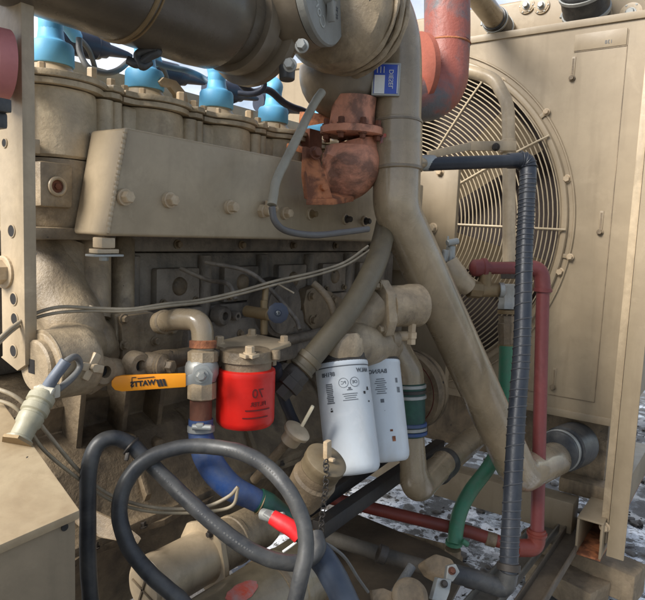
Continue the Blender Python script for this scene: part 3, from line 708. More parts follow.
# the script lies on the lower left of the disc
tb = text_bm('Corden', .030, arcplace(R(212), .060) if False else planar(c+tn*.0093-uu*.040-vv*.028, (uu*.62-vv*.78), (uu*.78+vv*.62)), mirror=True, extr=.0008); obj('raised_script', tb, paint('script_grey', (172,172,164), .5, amount=.2), disc)
tb = text_bm('25-30', .010, planar(c+tn*.0095+uu*.045-vv*.02, vv, -uu)); obj('lettering', tb, INKG, disc)

# vertical main pipe
vp0 = D(398, 150, 1.47)
mp = thing('main_vertical_pipe', 'thick tan pipe dropping from the turbocharger and slanting down towards the radiator', 'pipe', D(520,490,1.75))
bend = D(396, 214, 1.40)
low = D(520, 476, 1.74)
bm = NB(); sweep(bm, cr([D(340,-30,1.34), D(366,-14,1.35), D(386,8,1.36), D(396,40,1.365), D(398,80,1.37), D(397,124,1.37)]), .0530, 44); obj('upper_elbow', bm, TANPIPE, mp)
bm = NB(); sweep(bm, fillet([D(397,168,1.37), D(396,208,1.37), D(519,474,1.66), AX(562,456,2.12)], .09, 12), [.0525,.052,.051,.051,.053], 44); obj('slanting_run', bm, TANPIPE, mp)
a = D(397,121,1.37); b2 = D(397,172,1.37); d_ = (b2-a).normalized(); L_ = (b2-a).length
bm = NB(); lathe(bm, a, d_, [(0,.053),(.002,.0555),(L_*.48,.0556),(L_*.5,.0550),(L_*.52,.0556),(L_*.92,.0556),(L_*.93,.057),(L_-.002,.057),(L_,.053)], 44); sl=obj('coupling_sleeve', bm, TANPIPE, mp)
for q in (.04,.93):
    bm = NB(); lathe(bm, a+d_*L_*q, d_, [(0,.0555),(.0005,.0574),(.005,.0574),(.0055,.0555)], 44); obj('clamp_band', bm, DKPIPE, sl)
bm = NB(); tw0 = CAM-D(397,140,1.37); f_ = oncyl(a, d_, .0556, tw0, L_*.42, 0)
t0_ = f_(0,0,0); sg_ = 1 if (f_(.01,0,0)-t0_).dot(right) > 0 else -1
for (x_, z_, w_, h_) in ((-.044,-.004,.010,.014),(-.035,.004,.009,.020),(-.027,-.003,.008,.010)):
    qs = [bm.verts.new(f_(sg_*(x_+dx), z_+dz, .0003)) for dx, dz in ((-w_/2,-h_/3),(0,-h_/2),(w_/2,-h_/4),(w_/2.4,h_/2.2),(0,h_/3),(-w_/2,h_/2))]; bm.faces.new(qs)
obj('red_paint_mark', bm, DECAL, sl)
lc = D(386, 80, 1.318); tw = (CAM-lc); tw.z = 0; tw.normalize(); su = ez.cross(tw)   # su: to the photo's right
sgn = 1 if su.dot(right) > 0 else -1; su = su*sgn
lab = thing('label_plate', 'small blue and white label plate fixed to the vertical pipe', 'label', lc)
rotm = Matrix((su, tw, ez)).transposed() if su.cross(tw).dot(ez) > 0 else Matrix((-su, tw, ez)).transposed()
bm = NB(); box(bm, lc-Vector((.030,.008,.034)), lc+Vector((.030,.008,.034)), .002, rot=rotm); obj('plate_backing', bm, STEEL, lab)
f0 = lc+tw*.0084
def rect(bm, cx_, cz_, w, h, off=.0):
    q = [f0+tw*off+su*(cx_+sx*w/2)+ez*(cz_+sz*h/2) for sx, sz in ((-1,-1),(1,-1),(1,1),(-1,1))]
    prism(bm, q, tw*.0006); return bm
obj('blue_face', rect(NB(), .0, .0, .052, .060), BLUEL, lab); obj('white_block', rect(NB(), -.0135, -.011, .022, .038, .0008), LABW, lab)
obj('white_border', rect(NB(), .0245, .0, .002, .058, .0008), LABW, lab)
for k in range(3):
    obj('small_print', rect(NB(), -.019+.007*k, .019, .0015, .013, .0008), LABW, lab)
tb = text_bm('DIESEL', .0135, planar(f0+tw*.0014+su*.011, ez, -su if True else su), mirror=True); obj('lettering', tb, LABW, lab)

# =================================================================== EXHAUST
ex1 = thing('exhaust_pipe', 'scorched red exhaust pipe with a welded elbow behind the vertical tan pipe', 'exhaust', D(440,100,1.62))
d0 = 1.66
bm = NB(); sweep(bm, [D(447,44,d0)+(D(447,-40,d0)-D(447,44,d0))*(3-k*.25) for k in range(13)], .061, 36); rough_up(bm, .002, 30); obj('riser', bm, COPPER, ex1)
bm = NB(); sweep(bm, fillet([D(447,44,d0), D(444,98,d0-.01), D(392,98,d0-.06)], .11, 14), .061, 36); rough_up(bm, .002, 25); obj('elbow', bm, COPPER, ex1)
bm = NB(); torus(bm, D(447,44,d0), ez, .061, .003, 40, 8); obj('weld_bead', bm, RUST, ex1)
bm = NB(); cc = D(424,66,1.61); aa = (D(392,98,d0-.06)-D(430,98,d0-.02)).normalized(); lathe(bm, D(419,68,1.60), aa, [(-.012,.07),(-.012,.086),(.004,.088),(.006,.07)], 40); obj('flange_ring', bm, paint('orange_red_flange', (176,96,74), .6, dirt=(130,80,66), amount=.5, bump=.4), ex1)

ex2 = thing('exhaust_outlet', 'bulbous scorched pink exhaust outlet casting below the turbocharger', 'exhaust', D(350,190,1.34))
bm = NB(); sweep(bm, cr([D(352,150,1.36), D(350,166,1.36), D(338,180,1.37), D(324,186,1.38)]), [.058,.066,.056,.04], 32)
sweep(bm, cr([D(356,140,1.37), D(360,162,1.38), D(366,172,1.40)]), [.05,.055,.03], 24)
rough_up(bm, .004, 30); obj('outlet_body', bm, PINKC, ex2)
bm = NB(); c1 = D(352,132,1.35); lathe(bm, c1-ez*.009, ez, [(0,.066),(.002,.070),(.016,.070),(.018,.066)], 36); obj('outlet_flange', bm, PINKC, ex2)
bm = NB(); lathe(bm, c1+ez*.012, ez, [(0,.05),(.03,.048),(.06,.05)], 30); obj('outlet_neck', bm, PINKC, ex2)
for k in range(8):
    a = R(k*45+10); q = c1+Vector((math.cos(a)*.060, math.sin(a)*.060, .009)); bolt(ex2, q, ez, .007, RUSTB, .012); bolt(ex2, q-ez*.018, -ez, .007, RUSTB, .010)
brk = thing('rusty_bracket', 'bent rusty orange bracket plate holding the exhaust outlet beside the manifold', 'bracket', D(320,200,1.28))
bm = NB(); prism(bm, [D(306,146,1.25), D(316,150,1.25), D(324,170,1.26), D(333,198,1.26), D(308,199,1.22), D(305,175,1.22)], (.0,.010,0), .002); obj('web_plate', bm, RUST, brk)
bm = NB(); prism(bm, [D(306,199,1.215), D(334,199,1.25), D(354,196,1.33), D(330,190,1.36)], (0,0,-.012), .002); obj('foot_plate', bm, RUST, brk)
bm = NB(); prism(bm, [D(310,112,1.38), D(340,116,1.38), D(338,121,1.38), D(309,126,1.38)], (0,.03,.004), .002); obj('upper_arm', bm, RUST, brk); bm = NB(); bar(bm, D(290,146,1.36), D(310,152,1.30), .02, .012); obj('upper_arm', bm, RUST, brk)
bm = NB(); box(bm, D(310,128,1.42)-Vector((0,0,.09)), D(310,128,1.42)+Vector((.05,.05,.0)), .002); obj('stand_off', bm, RUSTB, brk)
bolt(brk, D(315,153,1.24), Vector((-.3,-1,.2)), .010, RUSTB); bolt(brk, D(322,188,1.25), Vector((-.3,-1,.2)), .008, RUST)

cable('drain_hose', 'thin grey hose curving from the turbocharger down to a fitting on the manifold', [D(322,92,1.22), D(314,104,1.2), D(300,132,1.16), D(285,162,1.12), D(276,182,1.08), D(272,205,1.065)], .0085, WIREG if False else paint('hose_grey', (150,144,128), .5, amount=.3), 'hose', seg=16)
cable('black_breather_tube', 'thin dark tube running right along the lower edge of the manifold from its fitting', [D(272,207,1.065), D(275,221,1.065), D(287,231,1.08), D(315,235,1.13), D(345,232,1.18), D(368,229,1.22)], .0062, paint('tube_dark', (92,90,88), .4, amount=.3), 'tube')
ft = thing('tube_fitting', 'pair of threaded nuts on the manifold where the thin grey hose ends', 'fitting', AY(268,210,.80))
bm = NB(); c = AY(262,211,.80); lathe(bm, c, Vector((0,-1,0)), [(0,.014),(.01,.014),(.012,.010)], 6); lathe(bm, c-ey*.012, -ey, [(0,.010),(.012,.010)], 16); obj('hex_nut', bm, NUT, ft)
bm = NB(); c = AY(271,208,.785); lathe(bm, c-ez*.012, ez, [(0,.011),(.010,.011),(.012,.013),(.026,.012)], 6); cyl(bm, c-ex*.016, c+ex*.016, .007, seg=14); obj('elbow_nut', bm, NUT, ft)

# =================================================================== LEFT BRACKET PLATE
xp = .445
lpl = thing('bracket_plate', 'tall tan steel plate with round holes and a bolt at the left edge', 'plate', AX(20,370,xp))
e0 = AX(22, 100, xp)
ye = e0.y
bm = NB()
zl = [AX(26,365,xp).z, AX(10,372,xp).z]
poly = [Vector((xp, ye, CAM.z+.36)), Vector((xp, ye+.06, CAM.z+.36)), Vector((xp, ye+.06, AX(-4,354,xp).z)), AX(0,357,xp), AX(17,371,xp), Vector((xp, ye, AX(24,365,xp).z))]
prism(bm, poly, (.018,0,0), .002); obj('plate_body', bm, TAN, lpl)
for (px, py) in ((12,231),(14,299),(15,319),(14,351),(5,143)):
    c = AX(px, py, xp); bm = NB(); rr = .0085 if py > 150 else .006
    lathe(bm, c-ex*.0012, ex, [(0,rr),(.0008,rr)], 28); hh = obj('hole', bm, DARK, lpl)
    torus(bm := NB(), c-ex*.0008, ex, rr, .0009, 28, 6); obj('hole_rim', bm, TAN, hh)
bolt(lpl, AX(5,272,xp), -ex, .017, NUT, .016)
stp = NB(); prism(stp, [D(22.5,10,.832), D(33,12,.832), D(31.5,122,.832), D(24.5,121,.832)], (.002,.001,0), 0)
tag(obj('galvanised_strip', stp, ALU), 'grey-blue galvanised metal strip beside the tall plate', 'strip')
bm = NB(); c = D(-10, 62, .78); lathe(bm, c, Vector((1,-.2,0)), [(0,.03),(.0,.042),(.006,.044),(.02,.044)], 48); tag(obj('round_disc', bm, PINKD), 'faded pink-red disc cut off by the left edge of the picture', 'disc')
bm = NB(); box(bm, D(-3,103,.76)-Vector((.008,.02,.012)), D(-3,103,.76)+Vector((.008,.012,.004)), .002); box(bm, D(-4,112,.76)-Vector((.01,.01,.02)), D(-4,112,.76)+Vector((.01,.01,.0)), .004); tag(obj('cable_clip', bm, BLACKH), 'small black clip at the left edge above the plate holes', 'clip')

# =================================================================== BALL VALVE
bv = thing('ball_valve', 'brass-and-steel ball valve with a yellow lever under a tan pipe elbow', 'valve', D(200,425,.98))
dv = .98
bm = NB(); sweep(bm, fillet([D(160,323,1.04), D(178,319,1.0), D(202,320,dv), D(203,352,dv)], .034, 12), .0175, 28); obj('pipe_elbow', bm, TANPIPE, bv)
bm = NB(); lathe(bm, D(160,323,1.04), (D(178,319,1.0)-D(160,323,1.04)), [(0,.019),(.014,.0205),(.018,.0205),(.02,.018)], 28); obj('elbow_collar', bm, TANCAST, bv)
bm = NB(); q = D(202,340,dv); ax_ = (D(202,430,dv)-D(203,340,dv)).normalized()
lathe(bm, D(203,340,dv), ax_, [(0,.0185),(.001,.0215),(.012,.0215),(.013,.018)], 28); obj('rusty_collar', bm, RUST, bv)
bm = NB(); lathe(bm, D(203,350,dv), ax_, [(0,.019),(.003,.024),(.018,.024),(.02,.021)], 8); obj('upper_hex', bm, BRASS if False else TANCAST, bv)
bm = NB(); lathe(bm, D(202,360,dv), ax_, [(0,.021),(.004,.0245),(.010,.0265),(.022,.0265),(.028,.024),(.034,.022)], 32); obj('valve_body', bm, STEEL, bv)
bm = NB(); lathe(bm, D(202,382,dv), ax_, [(0,.02),(.001,.0225),(.026,.0225),(.028,.019)], 8); obj('lower_hex', bm, TANCAST, bv)
bm = NB(); lathe(bm, D(201,400,dv), ax_, [(0,.0175),(.04,.0175)], 28); obj('threaded_nipple', bm, RUSTB, bv)
# lever
hv = D(200, 377, .935)
tv = (CAM-hv).normalized(); tv.z *= .2; tv.normalize()
hr = (D(200,377,.93)-D(120,384,.90)).normalized(); hu_ = tv.cross(hr).normalized()
if hu_.z < 0: hu_ = -hu_
hn = hr.cross(hu_); hn = hn if hn.dot(tv) > 0 else -hn
def LP(px, py, off=0.): # a point on the lever plane
    r_ = ray(px, py); t_ = (hv-CAM).dot(hn)/r_.dot(hn); return CAM+r_*t_+hn*off
bm = NB(); prism(bm, [LP(*q) for q in ((183,377),(192,374),(194,367),(200,364),(208,366),(213,374),(212,384),(204,386),(193,384),(183,387))], hn*-.003, .0008); lv = obj('lever_arm', bm, STEEL, bv)
bm = NB()
prism(bm, [LP(*q, .002) for q in ((186,373.5),(186,387),(150,389.5),(122,391.5),(115,390),(111.5,386),(111.5,381),(115,377),(122,375.5),(150,374.5))], hn*-.007, .0018); gr = obj('yellow_grip', bm, YEL, lv)
q = LP(201,375.5,.001); bm = NB(); lathe(bm, q, hn, [(0,.011),(.002,.011)], 24); lathe(bm, q+hn*.002, hn, [(0,.0075),(.006,.0075),(.008,.006)], 6); lathe(bm, q+hn*.008, hn, [(0,.004),(.003,.004)], 16); obj('lever_nut', bm, STEEL, lv)
uq = (LP(170,380)-LP(130,384)).normalized(); vq = hn.cross(uq); vq = vq if vq.z > 0 else -vq
pcen = LP(143, 383.2, .0024); ss = -1
nrm = uq.cross(vq)
def plc(c_): return lambda a, b_, w: c_ + uq*a + vq*b_ + hn*w
tb = text_bm('WATTS', .0105, plc(pcen), mirror=True, bold=.0005); obj('lettering', tb, INK, gr)
bm = NB(); c_ = LP(162.3, 382.4, .0024)   # the solid mark beside the word
for k, (a, w_) in enumerate(((-.006,.0036),(-.0016,.0036),(.003,.0036))):
    prism(bm, [c_+uq*(a)+vq*-.0055, c_+uq*(a+w_)+vq*-.0055, c_+uq*(a+w_-.003)+vq*.0055, c_+uq*(a-.003)+vq*.0055], hn*.0005)
obj('printed_mark', bm, INK, gr)
bm = NB(); 
for (cc_, w_) in ((LP(146,377.8,.0024),.024),(LP(134,377.6,.0024),.006)):
    prism(bm, [cc_-uq*w_/2, cc_+uq*w_/2, cc_+uq*w_/2+vq*.0012, cc_-uq*w_/2+vq*.0012], hn*.0004)
obj('small_print', bm, INK, gr)
bm = NB(); prism(bm, [LP(131.6,378,.0024), LP(132.3,378,.0024), LP(132.3,388,.0024), LP(131.6,388,.0024)], hn*.0004); obj('printed_bar', bm, INK, gr)
# blue hose below the valve
bh = thing('blue_hose', 'bright blue rubber hose clamped under the ball valve and curving away to the right', 'hose', D(230,490,.95))
bm = NB(); sweep(bm, cr([D(201,419,.98), D(201,436,.98), D(206,454,.97), D(216,472,.96), D(232,488,.96), D(250,497,.97), D(263,504,.98)]), [.0195,.0195,.022,.0215,.020,.018,.017], 28); obj('hose_body', bm, BLUEH, bh)
bm = NB(); lathe(bm, D(201,425,.98), ax_, [(0,.0198),(.001,.0215),(.010,.0215),(.011,.0198)], 32); cyl(bm, D(192,427,.955), D(212,428,.955), .005, seg=12); bar(bm, D(196,426,.954), D(204,426,.954), .008, .010); obj('hose_clamp', bm, STEEL, bh)
bm = NB(); sweep(bm, cr([D(258,500,.975), D(268,505,.98), D(282,514,.99), D(298,524,1.0)]), [.019,.019,.015,.014], 24); obj('green_sleeve', bm, GREEND, bh)
bm = NB(); torus(bm, D(260,502,.976), D(268,505,.98)-D(256,500,.975), .019, .0012, 28, 6); obj('wire_clamp', bm, BRASS, bh)

# =================================================================== RED FILTER
rf = thing('red_filter', 'red spin-on filter canister under a square tan mounting plate', 'filter', D(245,428,1.02))
dr = 1.02; c = D(245,424,dr); top = D(245,368,dr); rr = S(29,dr); axr = (top-c).normalized(); axr = (axr+ez*3).normalized(); L_ = (top-c).length
bm = NB(); lathe(bm, c, axr, [(0,rr*.75),(.001,rr*.9),(.006,rr*.98),(.012,rr),(L_*.9,rr),(L_*.93,rr*1.01),(L_,rr*.99),(L_+.002,rr*.9)], 52); cn = obj('canister', bm, RED, rf)
tw_ = CAM-c
tb = text_bm('70', .021, oncyl(c, axr, rr, tw_, L_*.66, .42 if True else 0), mirror=True); obj('lettering', tb, INKR, cn)
for sg in (.42,):
    tb = text_bm('FILTER', .0095, oncyl(c, axr, rr, tw_, L_*.48, .45), mirror=True); obj('lettering', tb, INKR, cn)
    bmq = NB(); f_ = oncyl(c, axr, rr, tw_, L_*.30, .45)
    for (x0_, x1_, z0_, z1_) in ((-.022,.022,.006,.008),(-.026,.018,-.006,-.004)):
        vs = []
        for k in range(7):
            x_ = x0_+(x1_-x0_)*k/6; vs.append((bmq.verts.new(f_(x_, z0_, .0005)), bmq.verts.new(f_(x_, z1_, .0005))))
        for A, B in zip(vs, vs[1:]): bmq.faces.new((A[0], B[0], B[1], A[1]))
    obj('printed_box', bmq, INKR, cn)
bm = NB(); lathe(bm, c+axr*(L_+.002), axr, [(0,rr*.86),(.012,rr*.86),(.013,rr*.95),(.03,rr*.9),(.032,rr*.7)], 36); box(bm, top+Vector((-.02,-.036,.006)), top+Vector((.0,-.03,.03)), .002); box(bm, top+Vector((.036,-.03,.002)), top+Vector((.046,.0,.03)), .002); obj('filter_head', bm, TANDIRT, rf)
ch = [D(213,342,.99), D(251,355,.93), D(291,341,1.03), D(253,333,1.13)]
zmean = top.z+.034
ch2 = []
for p_ in ((209,343),(249,357),(294,342),(252,333)):
    r_ = ray(*p_); ch2.append(CAM+r_*((zmean-CAM.z)/r_.z))
bm = NB(); t2 = bmesh.new()
prism(bm, ch2, (0,0,-.006), 0); bmesh.ops.recalc_face_normals(bm, faces=bm.faces)
bmesh.ops.bevel(bm, geom=[e for e in bm.edges if abs((e.verts[0].co-e.verts[1].co).normalized().z) > .9], offset=.010, segments=5, affect='EDGES')
bmesh.ops.bevel(bm, geom=list(bm.edges), offset=.001, segments=1, affect='EDGES')
pt = obj('mounting_plate', bm, TAN, rf)
cm = sum(ch2, Vector())/4
for p_ in ch2: bolt(pt, cm+(p_-cm)*.76, ez, .0075, NUT, .010)
bm = NB(); cyl(bm, D(218,362,1.0), D(238,360,1.04), .009); obj('inlet_stub', bm, TANDIRT, rf); bm = NB(); cyl(bm, D(276,360,1.0), D(276,350,1.0), .007); obj('inlet_stub', bm, TANDIRT, rf)
# dark hose dropping behind the red filter
cable('black_drop_hose', 'slim black hose dropping between the red filter and the white filters', [D(276,366,1.06), D(279,385,1.10), D(286,404,1.13), D(295,424,1.16), D(303,440,1.18)], .010, paint('dark_blue_rubber', (34,40,54), .4), 'hose', seg=16)
# small valve with a dark knob on the block
sv = thing('small_petcock', 'small brass cock with a dark round knob on the grimy engine side', 'valve', D(262,315,1.15))
bm = NB(); cyl(bm, D(246,311,1.17), D(270,315,1.13), .011, seg=16); cyl(bm, D(264,300,1.15), D(264,335,1.15), .007, seg=14); cyl(bm, D(266,284,1.16), D(264,312,1.15), .006, seg=12); obj('cock_body', bm, BRASS, sv)
bm = NB(); c = D(278,313,1.10); lathe(bm, c, CAM-c, [(0,.014),(.002,.019),(.010,.019),(.012,.015),(.012,.006),(.016,.005)], 10); obj('knob', bm, COIL, sv)
bm = NB(); lathe(bm, c+(CAM-c).normalized()*.013, CAM-c, [(0,.004),(.003,.004)], 12); obj('knob_screw', bm, STEEL, sv)

# =================================================================== WHITE FILTERS
def filter_(label, pb, pt_, dist, rpx):
    c = D(*pb, dist*.965); top = D(*pt_, dist*1.0); a = (top-c).normalized(); L_ = (top-c).length; rr = S(rpx, dist)
    o = thing('white_filter', label, 'filter', c, 'white filter canisters')
    bm = NB(); lathe(bm, c, a, [(0,rr*.6),(.001,rr*.82),(.004,rr*.91),(.010,rr*.975),(.018,rr),(L_*.955,rr),(L_*.96,rr*1.012),(L_*.985,rr*1.012),(L_,rr*.99)], 64); k = obj('canister', bm, WHITE, o)
    bm = NB(); lathe(bm, c+a*(L_*.992), a, [(0,rr*.985),(.001,rr*.995),(.004,rr*.99),(.006,rr*.94),(.014,rr*.93),(.018,rr*.9)], 48); obj('seal_rim', bm, DKSTEEL, o)
    return o, k, c, a, L_, rr
o1, k1, c, a, L_, rr = filter_('large white filter canister with small black print, nearer of the two', (354,474), (341,363), 1.17, 26.4)
tw_ = CAM-c
def pr(k, txt, size, h, ang, ink=INKG, bold=.0):
    obj('lettering', text_bm(txt, size, oncyl(c, a, rr, tw_, h, ang), True, bold), ink, k)
def patch(k, pl_, ink):
    bmq = NB()
    for (ang, h, w, hh) in pl_:
        f_ = oncyl(c, a, rr, tw_, h, ang); vs = []
        for q in range(5):
            x_ = -w/2+w*q/4; vs.append((bmq.verts.new(f_(x_, -hh/2, .0004)), bmq.verts.new(f_(x_, hh/2, .0004))))
        for A, B in zip(vs, vs[1:]): bmq.faces.new((A[0], B[0], B[1], A[1]))
    obj('small_print', bmq, ink, k)
test = oncyl(c, a, rr, tw_, 0, .5)(0,0,0)-c
SG = 1 if test.dot(right) > 0 else -1
if SG < 0: print('NOTE angle sign flipped')
pr(k1, '8F1H8', .0105, L_*.885, -.55*SG, INKG, .0003); pr(k1, 'NALW', .0105, L_*.90, .86*SG, INKG, .0003)
pr(k1, 'PC', .008, L_*.80, .0); pr(k1, 'OE', .008, L_*.80, .42*SG)
bmq = NB(); lathe(bmq, c+a*L_*.945, a, [(0,rr*1.0),(.0002,rr*1.003),(.0022,rr*1.003),(.0024,rr)], 64); obj('crimp_line', bmq, INKG, k1)
random.seed(3)
pl_ = [(-.55*SG, L_*(.80-.0165*i), .012+.004*random.random(), .0022) for i in range(11)]
patch(k1, pl_, INKG)
patch(k1, [(.2*SG, L_*(.70-.018*i), .028-.004*(i%3), .0012) for i in range(4)] + [(.2*SG, L_*.735, .010, .0015),(.2*SG, L_*.75, .005, .003)], INKG)
patch(k1, [(.80*SG, L_*.70, .005, .005),(1.0*SG, L_*.74, .004, .004),(1.0*SG, L_*.725, .006, .002),(1.0*SG, L_*.62, .004, .003),(-.55*SG, L_*.565, .005, .003),(-.55*SG, L_*.585, .003, .002)], INK)
bmq = NB()
for s_ in (0., .42):
    f_ = oncyl(c, a, rr, tw_, L_*.80, s_*SG)
    pts = [f_(.0085*math.cos(q*math.pi/12), .0085*math.sin(q*math.pi/12), .0003) for q in range(25)]; sweep(bmq, pts, .0004, 4, False)
obj('printed_ring', bmq, INKG, k1)
o2, k2, c, a, L_, rr = filter_('white filter canister standing partly behind the nearer white one', (386,462), (376,362), 1.30, 23.5)
tw_ = CAM-c
pr(k2, 'BARNO', .0115, L_*.875, .02*SG, INKG, .0003)
patch(k2, [(.1*SG, L_*(.80-.02*i), .016+.008*((i*7)%3)/2, .0016) for i in range(8)], INKG)
patch(k2, [(.85*SG, L_*(.80-.012*i), .006, .002) for i in range(4)]+[(.92*SG, L_*(.71-.014*i), .009, .0022) for i in range(4)]+[(.1*SG, L_*(.60-.012*i), .007, .0022) for i in range(3)], INKG)
patch(k2, [(.35*SG, L_*.30, .006, .004),(.42*SG, L_*.22, .007, .010)], RUST)
# filter head casting
fh = thing('filter_head', 'dirty tan cast filter head with a horizontal cylinder, above the two white filters', 'filter head', D(360,350,1.25))
bm = NB(); lathe(bm, D(341,358,1.17), ez, [(0,.040),(.004,.044),(.02,.044),(.04,.040),(.05,.03)], 36); lathe(bm, D(379,356,1.31), ez, [(0,.036),(.004,.040),(.03,.04),(.05,.03)], 32)
sweep(bm, cr([D(330,352,1.2), D(350,345,1.22), D(375,346,1.28), D(392,346,1.33)]), [.03,.045,.042,.03], 24); rough_up(bm, .004, 30); obj('base_casting', bm, TANCAST, fh)
bm = NB(); sweep(bm, cr([D(340,345,1.25), D(352,330,1.26), D(366,316,1.27), D(378,306,1.28)]), [.032,.038,.042,.045], 28); rough_up(bm, .004, 30); obj('inlet_neck', bm, TANCAST, fh)
bm = NB(); fx = Vector((.93,-.35,.0)).normalized(); c = D(376,307,1.26)
poly = [c+Vector((0,0,0))]
uu2 = Vector((.35,.93,0)).normalized()
pf = [c + uu2*(u_)+ez*v_ for (u_, v_) in ((-.045,-.025),(-.035,-.055),(-.005,-.058),(.02,-.04),(.045,.0),(.045,.035),(.02,.055),(-.01,.056),(-.035,.03))]
prism(bm, pf, fx*.022, .003); fl = obj('flange_plate', bm, TANCAST, fh)
for (u_, v_) in ((-.026,-.042),(.03,.032),(-.005,.044),(.022,-.022)): bolt(fl, c+uu2*u_+ez*v_, -fx, .008, TANCAST)
bm = NB(); lathe(bm, c+fx*.022, fx, [(0,.043),(.06,.044),(.066,.046),(.09,.046),(.095,.04)], 40); obj('cooler_cylinder', bm, TANCAST, fh)
bm = NB(); cyl(bm, D(396,336,1.3), D(408,336,1.3), .011, seg=16); lathe(bm, D(411,344,1.3), ez, [(0,.010),(.012,.010),(.013,.012),(.025,.012),(.026,.009),(.045,.009)], 6); obj('return_fitting', bm, NUT, fh)
bm = NB(); lathe(bm, D(389,340,1.28), -fx+Vector((0,0,0)), [(-.02,.018),(0,.019),(.004,.012),(.012,.011)], 20); obj('relief_plug', bm, TANCAST, fh)
bm = NB(); cp = [AY(px_, py_, .93) for (px_, py_) in ((307,290),(316,286),(332,292),(344,300),(352,325),(340,345),(322,340),(306,322),(304,304))]
prism(bm, cp, (0,.06,0), .004); ap = obj('adapter_plate', bm, TANDIRT, fh)
for q in ((311,296),(312,320),(333,300),(338,316)): bolt(ap, AY(*q, .928), -ey, .009, TANDIRT)
cable('oil_tube', 'bent tan steel tube in front of the engine side, above the filter head', [D(313,283,1.2), D(322,291,1.2), D(330,302,1.2), D(334,316,1.2), D(334,330,1.21)], .007, TANDIRT, 'tube', seg=14)

# olive hose passing in front of the filter head
oh = thing('olive_hose', 'thick olive-grey hose curving down in front of the filter head', 'hose', D(290,385,1.1))
bm = NB(); sweep(bm, cr([D(396,196,1.50), D(388,216,1.46), D(383,238,1.36), D(376,262,1.26), D(362,290,1.2), D(344,318,1.15), D(322,345,1.12), D(306,364,1.1)]), [.0245,.0245,.0235,.0225,.022,.0215,.0205,.020], 28); obj('hose_body', bm, HOSEG, oh)
a_ = D(312,357,1.105); d_ = (D(286,386,1.09)-a_).normalized()
bm = NB(); lathe(bm, a_, d_, [(0,.021),(.001,.024),(.012,.024),(.014,.022),(.024,.022),(.026,.0245),(.03,.0245),(.032,.021)], 30); obj('ferrule', bm, HOSEG, oh)
bm = NB(); lathe(bm, a_+d_*.03, d_, [(0,.019),(.006,.024),(.022,.024),(.023,.027),(.040,.027),(.042,.02),(.06,.019)], 8); obj('hex_coupling', bm, DKSTEEL, oh)
# black hose behind/below the coupling
# =================================================================== OIL FILL + DIPSTICK
ds = thing('dipstick', 'tan dipstick tube with a round cap and pale pull handle left of the white filters', 'dipstick', D(255,478,1.1))
bm = NB(); sweep(bm, [D(254,480,1.14), D(292,437,1.08)], .0085, 18); obj('tube', bm, TANDIRT, ds)
ax2 = (D(302,425,1.06)-D(286,446,1.075)).normalized()
bm = NB(); lathe(bm, D(289,442,1.075), ax2, [(0,.012),(.001,.017),(.02,.0175),(.022,.024),(.028,.0245),(.030,.022),(.031,.010)], 30); obj('cap', bm, TAN, ds)
bm = NB(); bar(bm, D(302,426,1.055), D(313,406,1.05), .011, .006, bev=.002); obj('pull_handle', bm, paint('pale_handle', (206,196,168), .5), ds)
of = thing('oil_filler', 'tan oil filler neck with a dark round cap, wing handle and hanging chain', 'oil filler', D(315,490,1.0))
ax3 = (D(322,462,1.0)-D(303,492,1.03)).normalized(); c = D(320,470,1.0)
bm = NB(); lathe(bm, c-ax3*.075, ax3, [(0,.030),(.03,.036),(.055,.038),(.06,.034),(.075,.034)], 36); rough_up(bm, .001, 30); obj('neck', bm, TANDIRT, of)
bm = NB(); lathe(bm, c, ax3, [(0,.032),(.001,.034),(.012,.034),(.014,.0355),(.024,.0355),(.026,.033),(.027,.02)], 12*4); obj('cap', bm, paint('dark_tan_cap', (116,102,78), .5, amount=.5), of)
bm = NB(); q = c+ax3*.027; bar(bm, q+Vector((0,0,-.002)), q+Vector((-.002,0,.03)), .014, .009, up=ey, bev=.003); bar(bm, q+Vector((0,-.014,.0)), q+Vector((0,.010,.0)), .008, .006); obj('wing_handle', bm, NUT, of)
chn2 = thing('cap_chain', 'small steel chain hanging from the oil filler cap', 'chain', D(324,530,.98))
P0 = D(326,462,.955); P1 = D(322,530,.97)
bm = NB()
for k in range(18):
    t_ = k/17; p_ = P0.lerp(P1, t_)+Vector((.003*math.sin(t_*5), 0, 0)); torus(bm, p_, Vector((1,.4*(k%2),0)) if k % 2 else Vector((.3,1,0)), .0042, .0011, 12, 5)
obj('chain_links', bm, DKSTEEL, chn2)

# =================================================================== RADIATOR-SIDE PIPES
# tan elbow under the white filters with green hose sleeve
wp = thing('water_pipe', 'tan water pipe bending down beside the white filters, with a green hose sleeve', 'pipe', D(415,480,1.45))
dw = 1.50
bm = NB(); sweep(bm, fillet([D(392,340,dw), D(400,356,dw), D(409,372,dw), D(410,386,dw)], .05), .035, 32); obj('upper_bend', bm, TANPIPE, wp)
bm = NB(); sweep(bm, fillet([D(411,432,dw), D(415,494,dw), D(444,462,dw+.14)], .05, 12), [.031,.035,.038,.038,.034,.032], 32); obj('lower_bend', bm, TANPIPE, wp)
a_, b2 = D(410,383,dw), D(411,436,dw); d_ = (b2-a_).normalized(); L_ = (b2-a_).length
bm = NB(); lathe(bm, a_, d_, [(0,.035),(.002,.0375),(L_*.25,.036),(L_*.7,.035),(L_-.002,.035),(L_,.032)], 36); hs = obj('hose_sleeve', bm, GREEND, wp)
for q, m_ in ((.02,STEEL),(.12,DKSTEEL),(.22,STEEL),(.74,BLUEH),(.82,STEEL),(.9,BLUEH)):
    bm = NB(); lathe(bm, a_+d_*L_*q, d_, [(0,.0365),(.001,.0392),(.008,.0392),(.009,.0365)], 36); obj('hose_clamp', bm, m_, hs)
a_, b2 = D(430,476,1.62), D(484,430,2.05)
